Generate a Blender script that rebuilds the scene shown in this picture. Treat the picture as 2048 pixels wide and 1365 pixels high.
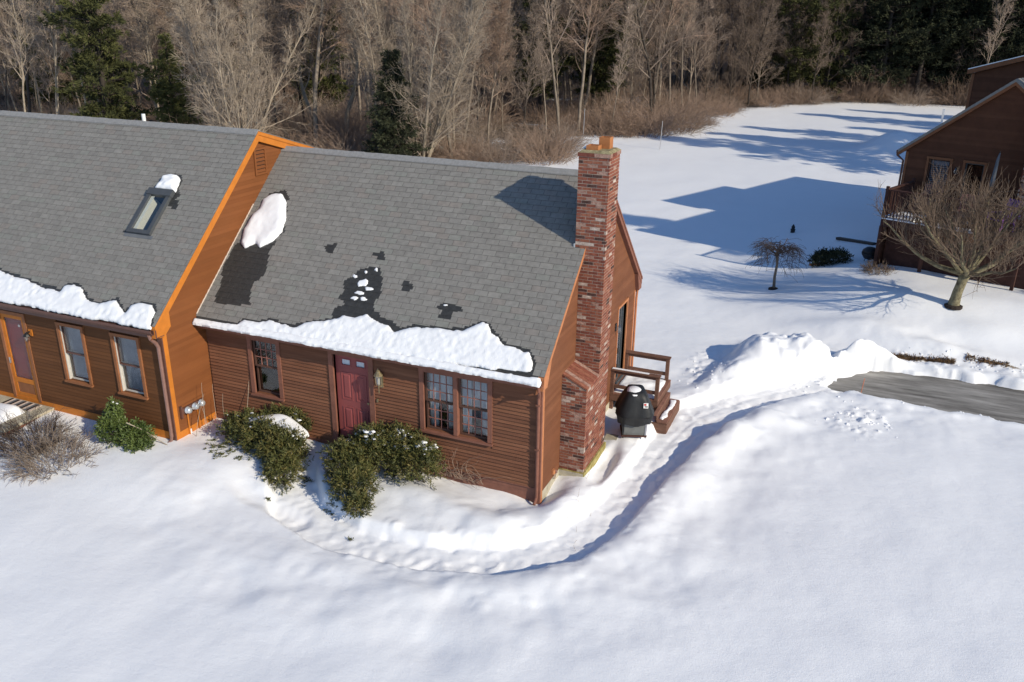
import bpy, math, random
import numpy as np
from mathutils import Vector, Matrix, Euler

# ------------------------------------------------------------------ camera, sky, sun
for o in list(bpy.data.objects): bpy.data.objects.remove(o)
S = bpy.context.scene
COL = S.collection
CAM = Vector((5.402, -14.501, 9.559))
def setup():
    yaw, pitch, roll = math.radians(-22.714), math.radians(-21.158), math.radians(0.670)
    f = Vector((math.sin(yaw)*math.cos(pitch), math.cos(yaw)*math.cos(pitch), math.sin(pitch)))
    r = Vector((math.cos(yaw), -math.sin(yaw), 0)); u = r.cross(f)
    r2 = r*math.cos(roll)+u*math.sin(roll); u2 = -r*math.sin(roll)+u*math.cos(roll)
    m = Matrix((r2, u2, -f)).transposed().to_4x4(); m.translation = CAM
    cd = bpy.data.cameras.new('camera'); cam = bpy.data.objects.new('camera', cd)
    cd.sensor_width = 36; cd.lens = 1699.35/2048*36; cd.clip_end = 2000; cd.clip_start = .1
    cam.matrix_world = m; COL.objects.link(cam); S.camera = cam
setup()
SUN_EL, SUN_AZ = 28.0, -19.5            # azimuth measured from +x towards +y
w = bpy.data.worlds.new('World'); S.world = w; w.use_nodes = True
nt = w.node_tree; bg = nt.nodes['Background']
sky = nt.nodes.new('ShaderNodeTexSky'); sky.sky_type = 'NISHITA'; sky.sun_disc = False; sky.ozone_density = 6.0; sky.dust_density = 0.2; sky.air_density = 1.0
sky.sun_elevation = math.radians(SUN_EL); sky.sun_rotation = math.radians(90-SUN_AZ)
nt.links.new(sky.outputs[0], bg.inputs[0]); bg.inputs[1].default_value = 0.138
sd = bpy.data.lights.new('sun', 'SUN'); sd.energy = 4.3; sd.angle = math.radians(.55); sd.color = (1, .90, .72)
so = bpy.data.objects.new('sun', sd); COL.objects.link(so)
a, e = math.radians(SUN_AZ), math.radians(SUN_EL)
sdir = Vector((math.cos(e)*math.cos(a), math.cos(e)*math.sin(a), math.sin(e)))
so.rotation_euler = sdir.to_track_quat('Z', 'Y').to_euler(); so.location = (20, -20, 30)
S.view_settings.view_transform = 'Standard'; S.view_settings.look = 'None'
S.view_settings.exposure = 0.06; S.view_settings.gamma = 1
S.render.engine = 'CYCLES'

# ------------------------------------------------------------------ noise
def _h(i, j, s):
    n = (i*374761393 + j*668265263 + s*974711) & 0xffffffff
    n = ((n ^ (n >> 13))*1274126177) & 0xffffffff
    return ((n ^ (n >> 16)) & 0xffff)/65535.0
def vnoise(x, y, s=0):
    x = np.asarray(x, float); y = np.asarray(y, float)
    i = np.floor(x).astype(np.int64); j = np.floor(y).astype(np.int64); fx = x-i; fy = y-j
    fx = fx*fx*fx*(fx*(fx*6-15)+10); fy = fy*fy*fy*(fy*(fy*6-15)+10)
    a = _h(i, j, s); b = _h(i+1, j, s); c = _h(i, j+1, s); d = _h(i+1, j+1, s)
    return (a*(1-fx)+b*fx)*(1-fy)+(c*(1-fx)+d*fx)*fy
def fbm(x, y, sc, s=0, o=3):
    t = 0; am = .5
    for k in range(o):
        t = t+am*(vnoise(x/sc*(2**k)+7.3*k, y/sc*(2**k)-3.1*k, s+k)-.5); am *= .5
    return t
def ss(a, b, x):
    t = np.clip((np.asarray(x, float)-a)/(b-a), 0, 1); return t*t*(3-2*t)
def chunks(x, y, c, s=0, keep=.6):         # half-buried lumps, one per cell of size c
    X, Y = x/c, y/c; i0 = np.floor(X).astype(np.int64); j0 = np.floor(Y).astype(np.int64); out = np.zeros(np.shape(x))
    for di in (-1, 0, 1):
        for dj in (-1, 0, 1):
            i, j = i0+di, j0+dj; rr = .12+.48*_h(i, j, s+5)**1.8; ok = _h(i, j, s+9) < keep
            d2 = (X-i-_h(i, j, s))**2+((Y-j-_h(i, j, s+3))*(.7+.8*_h(i, j, s+7)))**2
            out = np.maximum(out, np.where(ok, rr*np.clip(1-d2/rr**2, 0, 1)**.55, 0))
    return out*c
def where(m, fn, x, y):                     # evaluate fn only where the mask m counts
    out = np.zeros(np.shape(x)); k = m > .004
    if k.any(): out[k] = m[k]*fn(x[k], y[k])
    return out
def seg_dist(x, y, P):
    best = np.full(np.shape(x), 1e9); bt = np.zeros(np.shape(x)); n = len(P)-1
    for k in range(n):
        ax, ay = P[k]; bx, by = P[k+1]; dx, dy = bx-ax, by-ay
        t = np.clip(((x-ax)*dx+(y-ay)*dy)/(dx*dx+dy*dy+1e-12), 0, 1)
        d = np.hypot(x-ax-t*dx, y-ay-t*dy); m = d < best
        best = np.where(m, d, best); bt = np.where(m, k+t, bt)
    return best, bt
def poly_sd(x, y, P):                      # positive inside
    d, _ = seg_dist(x, y, list(P)+[P[0]])
    ins = np.zeros(np.shape(x), bool)
    for k in range(len(P)):
        ax, ay = P[k]; bx, by = P[(k+1) % len(P)]
        c = ((ay > y) != (by > y)) & (x < (bx-ax)*(y-ay)/(by-ay+1e-12)+ax); ins ^= c
    return np.where(ins, d, -d)

# ------------------------------------------------------------------ materials
MATS = {}
def mat(name, col, rough=.8, var=.15, nscale=6, bump=0, bscale=60, spec=.3, metal=0, col2=None, stretch=(1, 1, 1), objrand=0):
    m = bpy.data.materials.new(name); m.use_nodes = True; t = m.node_tree; N = t.nodes; Lk = t.links
    b = N['Principled BSDF']; b.inputs['Roughness'].default_value = rough; b.inputs['Metallic'].default_value = metal
    b.inputs['Specular IOR Level'].default_value = spec
    geo = N.new('ShaderNodeNewGeometry'); mp = N.new('ShaderNodeMapping'); mp.inputs['Scale'].default_value = stretch
    Lk.new(geo.outputs['Position'], mp.inputs[0])
    nz = N.new('ShaderNodeTexNoise'); nz.inputs['Scale'].default_value = nscale; nz.inputs['Detail'].default_value = 5; nz.inputs['Roughness'].default_value = .65
    Lk.new(mp.outputs[0], nz.inputs['Vector'])
    cr = N.new('ShaderNodeValToRGB'); c = col
    cr.color_ramp.elements[0].position = .3; cr.color_ramp.elements[1].position = .7
    lo = [v*(1-var) for v in c]; hi = [min(1, v*(1+var)) for v in (col2 or c)]
    cr.color_ramp.elements[0].color = (*lo, 1); cr.color_ramp.elements[1].color = (*hi, 1)
    Lk.new(nz.outputs[0], cr.inputs[0]); out = cr.outputs[0]
    if objrand:
        oi = N.new('ShaderNodeObjectInfo'); mr = N.new('ShaderNodeMapRange')
        mr.inputs[3].default_value = 1-objrand; mr.inputs[4].default_value = 1+objrand
        Lk.new(oi.outputs['Random'], mr.inputs[0])
        hs = N.new('ShaderNodeHueSaturation'); Lk.new(mr.outputs[0], hs.inputs['Value']); Lk.new(out, hs.inputs['Color']); out = hs.outputs[0]
    Lk.new(out, b.inputs['Base Color'])
    if bump:
        n2 = N.new('ShaderNodeTexNoise'); n2.inputs['Scale'].default_value = bscale; n2.inputs['Detail'].default_value = 4
        Lk.new(mp.outputs[0], n2.inputs['Vector'])
        bp = N.new('ShaderNodeBump'); bp.inputs['Strength'].default_value = bump; bp.inputs['Distance'].default_value = .02
        Lk.new(n2.outputs[0], bp.inputs['Height']); Lk.new(bp.outputs[0], b.inputs['Normal'])
    MATS[name] = m; return m
def glass_mat(name, tint, refl=.12):
    m = bpy.data.materials.new(name); m.use_nodes = True; t = m.node_tree; N = t.nodes; Lk = t.links
    N.remove(N['Principled BSDF']); out = N['Material Output']
    tr = N.new('ShaderNodeBsdfTransparent'); tr.inputs[0].default_value = (*tint, 1)
    gl = N.new('ShaderNodeBsdfGlossy'); gl.inputs['Roughness'].default_value = .02
    lw = N.new('ShaderNodeLayerWeight'); lw.inputs[0].default_value = .5
    fr = N.new('ShaderNodeMath'); fr.operation = 'POWER'; fr.inputs[1].default_value = 4.5; Lk.new(lw.outputs['Facing'], fr.inputs[0])
    ad = N.new('ShaderNodeMath'); ad.operation = 'ADD'; ad.inputs[1].default_value = .03+refl; ad.use_clamp = True
    mx = N.new('ShaderNodeMixShader'); Lk.new(fr.outputs[0], ad.inputs[0]); Lk.new(ad.outputs[0], mx.inputs[0])
    Lk.new(tr.outputs[0], mx.inputs[1]); Lk.new(gl.outputs[0], mx.inputs[2]); Lk.new(mx.outputs[0], out.inputs[0])
    return m
def snow_ground_mat():
    m = bpy.data.materials.new('snow_ground'); m.use_nodes = True; t = m.node_tree; N = t.nodes; Lk = t.links
    b = N['Principled BSDF']; b.inputs['Roughness'].default_value = .55; b.inputs['Specular IOR Level'].default_value = .25
    geo = N.new('ShaderNodeNewGeometry')
    nz = N.new('ShaderNodeTexNoise'); nz.inputs['Scale'].default_value = .6; nz.inputs['Detail'].default_value = 4
    Lk.new(geo.outputs['Position'], nz.inputs['Vector'])
    cr = N.new('ShaderNodeValToRGB'); cr.color_ramp.elements[0].color = (.835, .84, .848, 1); cr.color_ramp.elements[1].color = (.885, .888, .893, 1)
    Lk.new(nz.outputs[0], cr.inputs[0])
    n2 = N.new('ShaderNodeTexNoise'); n2.inputs['Scale'].default_value = 3.2; n2.inputs['Detail'].default_value = 8; n2.inputs['Roughness'].default_value = .7
    Lk.new(geo.outputs['Position'], n2.inputs['Vector'])
    def chan(attr, lo, hi, lw, colr, prev):
        at = N.new('ShaderNodeAttribute'); at.attribute_name = attr
        s = N.new('ShaderNodeMath'); s.operation = 'ADD'; Lk.new(at.outputs['Fac'], s.inputs[0])
        k = N.new('ShaderNodeMath'); k.operation = 'MULTIPLY_ADD'; Lk.new(n2.outputs[0], k.inputs[0]); k.inputs[1].default_value = lw; k.inputs[2].default_value = -lw/2
        Lk.new(k.outputs[0], s.inputs[1])
        mr = N.new('ShaderNodeMapRange'); mr.interpolation_type = 'SMOOTHSTEP'; mr.inputs[1].default_value = lo; mr.inputs[2].default_value = hi
        Lk.new(s.outputs[0], mr.inputs[0])
        mx = N.new('ShaderNodeMix'); mx.data_type = 'RGBA'; Lk.new(mr.outputs[0], mx.inputs[0]); Lk.new(prev, mx.inputs[6])
        if isinstance(colr, tuple): mx.inputs[7].default_value = (*colr, 1)
        else: Lk.new(colr, mx.inputs[7])
        return mx.outputs[2]
    lc = N.new('ShaderNodeValToRGB'); lc.color_ramp.elements[0].color = (.03, .021, .015, 1); lc.color_ramp.elements[1].color = (.11, .077, .05, 1)
    lc.color_ramp.elements[0].position = .35; lc.color_ramp.elements[1].position = .65; Lk.new(n2.outputs[0], lc.inputs[0])
    c = chan('litter', .42, .58, .9, lc.outputs[0], cr.outputs[0])
    c = chan('dirt', .42, .75, 1.1, (.30, .25, .19), c)
    Lk.new(c, b.inputs['Base Color'])
    n4 = N.new('ShaderNodeTexNoise'); n4.inputs['Scale'].default_value = 5.5; n4.inputs['Detail'].default_value = 5; n4.inputs['Roughness'].default_value = .6
    mpp = N.new('ShaderNodeMapping'); mpp.inputs['Scale'].default_value = (1, 1.7, 1); mpp.inputs['Rotation'].default_value = (0, 0, .5)
    Lk.new(geo.outputs['Position'], mpp.inputs[0]); Lk.new(mpp.outputs[0], n4.inputs['Vector'])
    b4 = N.new('ShaderNodeBump'); b4.inputs['Strength'].default_value = .16; b4.inputs['Distance'].default_value = .05; Lk.new(n4.outputs[0], b4.inputs['Height'])
    n3 = N.new('ShaderNodeTexNoise'); n3.inputs['Scale'].default_value = 30; n3.inputs['Detail'].default_value = 6; n3.inputs['Roughness'].default_value = .75
    Lk.new(geo.outputs['Position'], n3.inputs['Vector'])
    bp = N.new('ShaderNodeBump'); bp.inputs['Strength'].default_value = .32; bp.inputs['Distance'].default_value = .02; Lk.new(b4.outputs[0], bp.inputs['Normal'])
    Lk.new(n3.outputs[0], bp.inputs['Height']); Lk.new(bp.outputs[0], b.inputs['Normal'])
    return m
M_SNOWG = snow_ground_mat()
M_SNOW = mat('snow', (.86, .863, .87), .5, .03, 3, .35, 35, .25)
M_SHINGLE = [mat('shingle_grey_%d' % k, c, .92, .14, 9, .5, 160, .15) for k, c in enumerate(((.232, .222, .204), (.251, .241, .221), (.215, .205, .189), (.238, .217, .196), (.231, .229, .207)))]
M_WET = mat('wet_shingle', (.040, .040, .038), .5, .3, 12, .4, 160, .4)
M_ASPHE = mat('asphalt_edge', (.07, .068, .065), .95, .1, 9)
M_RIDGE = mat('ridge_shingle', (.27, .267, .262), .9, .15, 14, .5, 150, .15)
M_SIDA = [mat('brown_clapboard_%d' % k, c, .75, .14, 3.2, .2, 90, .2, stretch=(.5, 3, 6), col2=d, objrand=.07) for k, (c, d) in enumerate((((.170, .070, .037), (.19, .082, .045)), ((.148, .062, .034), (.17, .074, .042)), ((.19, .082, .044), (.21, .092, .05))))]
M_SIDG = [mat('gable_clapboard_%d' % k, c, .75, .14, 1.5, .2, 90, .2, stretch=(1, .8, 2), objrand=.07) for k, c in enumerate(((.158, .062, .030), (.150, .058, .028), (.166, .066, .032)))]
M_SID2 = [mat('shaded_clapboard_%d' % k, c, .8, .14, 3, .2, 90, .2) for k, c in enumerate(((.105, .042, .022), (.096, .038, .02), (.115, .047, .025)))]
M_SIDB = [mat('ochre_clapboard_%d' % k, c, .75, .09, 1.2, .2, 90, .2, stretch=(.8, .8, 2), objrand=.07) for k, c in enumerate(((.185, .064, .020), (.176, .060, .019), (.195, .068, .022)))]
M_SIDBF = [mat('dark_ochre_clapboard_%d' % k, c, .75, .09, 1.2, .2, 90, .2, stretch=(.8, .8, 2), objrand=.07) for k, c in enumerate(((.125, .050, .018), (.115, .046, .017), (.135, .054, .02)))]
M_TRIMA = mat('rose_brown_trim', (.215, .092, .062), .7, .15, 7, .15, 60, .25)
M_TRIMO = mat('orange_trim', (.50, .165, .022), .65, .12, 5, .12, 60, .3)
M_TRIMG = mat('tan_trim', (.42, .17, .075), .7, .18, 6, .12, 60, .25)
M_TRIMW = mat('window_trim_tan', (.26, .105, .045), .7, .15, 6, .1, 60, .25)
M_GUTB = mat('brown_gutter', (.12, .055, .04), .5, .15, 6, 0, 60, .4)
M_GUTR = mat('rose_gutter', (.22, .12, .095), .5, .12, 6, 0, 60, .4)
M_DOOR = mat('red_door_paint', (.27, .068, .064), .55, .08, 4, .06, 80, .35)
M_DOORB = mat('dark_red_door', (.24, .018, .02), .45, .15, 4, 0, 60, .4)
M_SASH = mat('brown_sash', (.10, .05, .035), .6, .15, 8)
M_MUNT = mat('red_brown_muntin', (.30, .13, .10), .6, .15, 8)
M_SASHW = mat('pale_sash', (.50, .47, .42), .6, .08, 8)
M_GLASS = glass_mat('window_glass', (.92, .94, .95), .04)
M_GLASSD = glass_mat('screen_glass', (.72, .75, .78), .05)
M_GLASSC = glass_mat('storm_glass', (.9, .9, .9), .0)
M_CURT = mat('white_curtain', (.62, .66, .70), .9, .12, 4, 0, 60, .1, stretch=(12, 12, .4))
M_CURTB = mat('grey_blind', (.50, .54, .57), .9, .15, 5, 0, 60, .1)
M_BLIND = mat('dark_room', (.03, .028, .026), .95, .2, 3)
M_MORTAR = mat('mortar', (.35, .275, .22), .95, .25, 8, .5, 90, .1)
M_BRICK = [mat('brick_' + n, c, .9, .22, 14, .6, 90, .15, col2=d) for n, c, d in (('red', (.20, .066, .042), (.235, .082, .054)), ('orange', (.235, .088, .054), (.275, .11, .07)), ('deep', (.15, .05, .036), (.185, .064, .046)), ('dark', (.060, .033, .028), (.09, .048, .04)), ('smeared', (.25, .12, .085), (.38, .25, .20)), ('white', (.34, .23, .18), (.50, .42, .36)))]
M_CONC = mat('concrete', (.42, .38, .29), .95, .25, 5, .5, 50, .1)
M_MOSS = mat('mossy_concrete', (.26, .20, .05), .95, .35, 7, .6, 40, .1, col2=(.36, .31, .13))
M_CROWN = mat('mossy_crown', (.22, .18, .10), .95, .35, 9, .6, 50, .1, col2=(.30, .26, .15))
M_FLUE = mat('clay_flue', (.38, .155, .06), .8, .15, 8, .2, 60, .2)
M_FLUEI = mat('flue_soot', (.10, .045, .025), .95, .2, 8)
M_METAL = mat('galvanised_flashing', (.55, .57, .58), .35, .2, 20, .1, 60, .5, metal=.7)
M_FLASHW = mat('pale_flashing', (.60, .50, .42), .6, .15, 10)
M_SKYF = mat('skylight_frame', (.07, .075, .08), .45, .1, 8, 0, 60, .4)
M_BLIND2 = mat('cream_shaft', (.75, .72, .62), .8, .05, 4)
M_NAVY = mat('navy_pane_reflection', (.02, .045, .085), .7, .1, 4)  # dark reflection of the skylight pane, painted onto the shaft below it
M_WHITE = mat('white_plastic', (.78, .78, .76), .5, .05, 6)
M_BLACK = mat('black_metal', (.015, .015, .016), .5, .2, 8, 0, 60, .4)
M_COVER = mat('black_vinyl_cover', (.018, .019, .020), .55, .25, 5, .25, 14, .35)
M_GREYP = mat('grey_panel', (.13, .135, .13), .5, .15, 6, 0, 60, .4)
M_STEEL = mat('brushed_steel', (.6, .6, .6), .3, .1, 10, 0, 60, .5, metal=.9)
M_BRASS = mat('tarnished_brass', (.30, .24, .14), .4, .2, 10, 0, 60, .5, metal=.6)
M_LGLASS = glass_mat('lantern_glass', (.85, .87, .85), .15)
M_METER = mat('meter_face', (.55, .58, .60), .25, .25, 40, 0, 60, .6, metal=.5)
M_WOOD = mat('weathered_deck_wood', (.16, .085, .06), .85, .3, 5, .3, 60, .15, stretch=(1, 4, 4))
M_WOODS = mat('stained_step_wood', (.24, .12, .085), .85, .3, 5, .3, 60, .15)
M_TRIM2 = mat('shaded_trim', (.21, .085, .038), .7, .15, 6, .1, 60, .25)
M_WOODD = mat('dark_stained_wood', (.075, .036, .028), .85, .25, 5, .3, 60, .15)
M_ASPH = mat('asphalt', (.115, .106, .093), .9, .3, 1.5, .5, 130, .2, stretch=(.35, 2.2, 1), col2=(.33, .315, .29))
M_GRASS = mat('dead_grass', (.17, .10, .05), .95, .4, 4, 0)
M_BARKP = mat('pale_bark', (.30, .25, .19), .95, .35, 3, .4, 20, .1, objrand=.2)
M_BARKG = mat('grey_bark', (.20, .165, .13), .95, .35, 3, .4, 20, .1, objrand=.25)
M_BARKD = mat('dark_bark', (.060, .050, .042), .95, .35, 3, .4, 20, .1, objrand=.2)
M_TWIGP = mat('pale_twigs', (.32, .26, .20), .95, .25, 2, 0, objrand=.15)
M_TWIG = mat('brown_twigs', (.285, .222, .175), .95, .3, .7, 0, objrand=.25)
M_TWIGR = mat('reddish_twigs', (.285, .20, .148), .95, .3, .8, 0, objrand=.2)
M_BARKA = mat('lichen_bark', (.13, .105, .07), .95, .4, 9, .9, 30, .1, col2=(.22, .195, .12))
M_TWIGA = mat('fruit_tree_twigs', (.165, .118, .085), .95, .3, 3, 0)
M_TWIGW = mat('weeping_twigs', (.095, .068, .052), .95, .3, 3, 0)
M_PINE = mat('pine_needles', (.036, .046, .014), .85, .5, .9, 0, objrand=.25, col2=(.080, .082, .026))
M_SPRUCE = mat('spruce_needles', (.018, .024, .013), .85, .4, 1.2, 0, col2=(.045, .050, .024))
M_YEW = mat('yew_leaves', (.040, .054, .015), .6, .45, 3.5, 0, spec=.35, col2=(.095, .095, .028))
M_YEWT = mat('yew_tips', (.10, .098, .028), .6, .35, 5, 0, spec=.3, col2=(.16, .13, .042))
M_GREEN = mat('green_leaves', (.048, .085, .018), .5, .4, 4, 0, spec=.4, col2=(.10, .13, .035))
M_PURPLE = mat('purple_plastic', (.16, .05, .28), .5, .1, 6)
M_ROSEW = mat('rose_stained_wood', (.20, .09, .08), .8, .2, 6)
M_UMB = mat('grey_canvas', (.13, .14, .155), .9, .2, 5)
M_SOIL = mat('dark_mulch', (.035, .025, .02), .95, .4, 12, .5, 30)
M_RED = mat('red_print', (.45, .03, .02), .6, .1, 6)
M_STAKE = mat('orange_stake', (.55, .20, .12), .6, .1, 6)

# ------------------------------------------------------------------ mesh tools
ROTATED = set()
def root_of(o):
    while o.parent: o = o.parent
    return o
def offset(parent):
    if parent is None: return Vector((0, 0, 0))
    r = root_of(parent)
    return Vector((0, 0, 0)) if r.name in ROTATED else Vector(r.location)
def props(o, label=None, cat=None, group=None, kind=None):
    if label: o['label'] = label
    if cat: o['category'] = cat
    if group: o['group'] = group
    if kind: o['kind'] = kind
    return o
def thing(name, label, cat, loc=(0, 0, 0), rz=0, group=None):
    o = bpy.data.objects.new(name, None); COL.objects.link(o); o.location = loc; o.rotation_euler = (0, 0, rz)
    o.empty_display_size = .2
    if rz: ROTATED.add(o.name)
    return props(o, label, cat, group)
def mkmesh(name, V, F, mats, fm=None, smooth=False):
    me = bpy.data.meshes.new(name); me.from_pydata([tuple(v) for v in V], [], F)
    for m in (mats if isinstance(mats, (list, tuple)) else [mats]): me.materials.append(m)
    if fm is not None: me.polygons.foreach_set('material_index', fm)
    if smooth: me.polygons.foreach_set('use_smooth', [True]*len(F))
    me.update(); return me
def link(name, me, parent=None, loc=None, rot=None, scale=None):
    o = bpy.data.objects.new(name, me); COL.objects.link(o)
    if parent is not None: o.parent = parent
    if loc is not None: o.location = Vector(loc)-offset(parent)
    if rot is not None: o.rotation_euler = rot
    if scale is not None: o.scale = scale
    return o
class Fr:                                   # wall frame: u along the wall, n outward, z up
    def __init__(s, O, U, N): s.O, s.U, s.N = Vector(O), Vector(U), Vector(N)
    def p(s, u, n, z): return s.O+s.U*u+s.N*n+Vector((0, 0, z))
    @property
    def flip(s): return s.U.cross(s.N).z < 0
WORLD = Fr((0, 0, 0), (1, 0, 0), (0, 1, 0))
class B:
    def __init__(s, fr=WORLD): s.V = []; s.F = []; s.fm = []; s.fr = fr; s.mi = 0; s.segs = []
    def face(s, idx, flip=False):
        s.F.append(tuple(reversed(idx)) if flip else tuple(idx)); s.fm.append(s.mi)
    def hexa(s, P):                         # 8 corner points: bottom 0-3, top 4-7, in frame coordinates
        k = len(s.V); s.V += [s.fr.p(*q) for q in P]; fl = s.fr.flip
        for f in ((0, 3, 2, 1), (4, 5, 6, 7), (0, 1, 5, 4), (1, 2, 6, 5), (2, 3, 7, 6), (3, 0, 4, 7)): s.face([k+i for i in f], fl)
        return s
    def box(s, u0, u1, n0, n1, z0, z1):
        return s.hexa([(u0, n0, z0), (u1, n0, z0), (u1, n1, z0), (u0, n1, z0), (u0, n0, z1), (u1, n0, z1), (u1, n1, z1), (u0, n1, z1)])
    def prism(s, poly, n0, n1):             # polygon in (u,z), extruded along n
        k = len(s.V); m = len(poly)
        s.V += [s.fr.p(u, n0, z) for u, z in poly]+[s.fr.p(u, n1, z) for u, z in poly]; fl = s.fr.flip
        ar = sum(poly[i][0]*poly[(i+1) % m][1]-poly[(i+1) % m][0]*poly[i][1] for i in range(m))
        fl ^= ar < 0
        s.face([k+i for i in range(m)], fl); s.face([k+m+i for i in reversed(range(m))], fl)
        for i in range(m):
            j = (i+1) % m; s.face([k+i, k+m+i, k+m+j, k+j], fl)
        return s
    def bar(s, a, b, w, h=None, up=(0, 0, 1)):     # square bar between two world points
        a, b = Vector(a), Vector(b); d = (b-a).normalized(); up = Vector(up)
        if abs(d.dot(up)) > .98: up = Vector((1, 0, 0))
        r = d.cross(up).normalized(); q = r.cross(d); h = h or w; k = len(s.V)
        for c in (a, b):
            for x, y in ((-1, -1), (1, -1), (1, 1), (-1, 1)): s.V.append(c+r*x*w/2+q*y*h/2)
        for f in ((0, 3, 2, 1), (4, 5, 6, 7), (0, 1, 5, 4), (1, 2, 6, 5), (2, 3, 7, 6), (3, 0, 4, 7)): s.face([k+i for i in f], True)
        return s
    def tube(s, pts, rad, n=6, cap=True):
        pts = [Vector(p) for p in pts]; k = len(s.V); m = len(pts)
        if not isinstance(rad, (list, tuple)): rad = [rad]*m
        q = None
        for i, c in enumerate(pts):
            d = (pts[min(i+1, m-1)]-pts[max(i-1, 0)]).normalized()
            if q is None:
                up = Vector((0, 0, 1)) if abs(d.z) < .9 else Vector((1, 0, 0)); r = d.cross(up).normalized()
            else:
                r = (q-d*q.dot(d)).normalized()
            q = r; t = d.cross(r)
            for j in range(n):
                an = 2*math.pi*j/n; s.V.append(c+(r*math.cos(an)+t*math.sin(an))*rad[i])
        for i in range(m-1):
            for j in range(n):
                j2 = (j+1) % n; s.face((k+i*n+j, k+i*n+j2, k+(i+1)*n+j2, k+(i+1)*n+j))
        if cap and n > 2:
            s.face([k+j for j in reversed(range(n))]); s.face([k+(m-1)*n+j for j in range(n)])
        return s
    def lathe(s, c, prof, n=12):            # prof: (radius, z)
        c = Vector(c); k = len(s.V); m = len(prof)
        for r, z in prof:
            for j in range(n): s.V.append(c+Vector((r*math.cos(2*math.pi*j/n), r*math.sin(2*math.pi*j/n), z)))
        for i in range(m-1):
            for j in range(n):
                j2 = (j+1) % n; s.face((k+i*n+j, k+i*n+j2, k+(i+1)*n+j2, k+(i+1)*n+j))
        s.face([k+j for j in reversed(range(n))]); s.face([k+(m-1)*n+j for j in range(n)]); return s
    def part(s, name, mats, parent=None, smooth=False):
        off = offset(parent)
        me = mkmesh(name, [v-off for v in s.V], s.F, mats, s.fm if isinstance(mats, (list, tuple)) and len(mats) > 1 else None, smooth)
        return link(name, me, parent)
    def thing(s, name, mats, label, cat, group=None, smooth=False, kind=None):
        c = Vector((sum(v.x for v in s.V)/len(s.V), sum(v.y for v in s.V)/len(s.V), min(v.z for v in s.V)))
        me = mkmesh(name, [v-c for v in s.V], s.F, mats, s.fm if isinstance(mats, (list, tuple)) and len(mats) > 1 else None, smooth)
        o = link(name, me); o.location = c
        return props(o, label, cat, group, kind)

# ------------------------------------------------------------------ the ground under snow
PATH = [(-5.6, -.55), (-5.25, -1.35), (-4.5, -2.25), (-3.1, -2.72), (-1.45, -2.62), (.05, -2.15), (.92, -1.35), (1.45, .05), (1.76, 2.15), (1.98, 3.95), (2.35, 5.6), (3.3, 7.2), (4.6, 8.7), (5.9, 9.7), (7.5, 10.2)]
PATHW = [.35, .45, .50, .48, .45, .50, .50, .45, .46, .62, .80, .55, .50, .9, 1.2]
DRIVE = [(5.15, 9.35), (6.3, 8.6), (8.3, 8.55), (12, 8.55), (40, 8.9), (40, 11.7), (12, 11.4), (8.4, 11.3), (7.0, 11.15), (6.25, 11.0)]
EDGE = [(-170, 28), (-60, 30), (-30, 33), (-19, 34.5), (-14.6, 38.5), (-13.6, 42), (-15.5, 48), (-16.5, 53), (-12.6, 57), (-10.9, 65), (-8.5, 74), (-4.7, 84), (4, 95), (13, 98), (45, 101), (170, 105), (170, 270), (-170, 270)]
MOUNDS = [(3.7, 9.75, 1.0, .95, .72), (4.65, 10.25, .7, .7, .44), (3.0, 9.6, .5, .85, .34), (5.85, 10.75, .42, .6, .62), (6.45, 11.15, .5, .4, .45), (5.2, 9.75, .5, .35, .30), (7.9, 12.6, 1.6, .35, .28), (5.9, 13.2, 1.5, .5, .30),
          (2.55, 8.2, .5, .7, .28), (3.35, 4.75, .55, .42, .20), (4.2, 5.85, .6, .35, .18), (3.0, 3.6, .45, .5, .12), (2.75, 1.9, .4, .5, .08), (-2.2, -.95, .9, .45, .16), (-.7, -1.15, .9, .35, .13), (.55, -.15, .3, .6, .10), (.75, 1.0, .25, .6, .05), (-6.9, -1.7, .9, .6, .14), (-6.1, -2.3, .7, .4, .03), (-8.2, -2.8, 1.2, .7, .08), (-3.3, -3.9, .8, .45, .05), (-1.2, -4.0, .7, .4, .05), (1.6, -2.7, .6, .35, .06), (-2.2, -4.9, 1.1, .5, .04), (2.6, -2.2, .7, .4, .05), (3.3, -.6, .8, .5, .05),
          (6.9, 57.5, 2.0, 1.8, 1.5), (9.5, 13.8, .9, .35, .12)]
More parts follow.
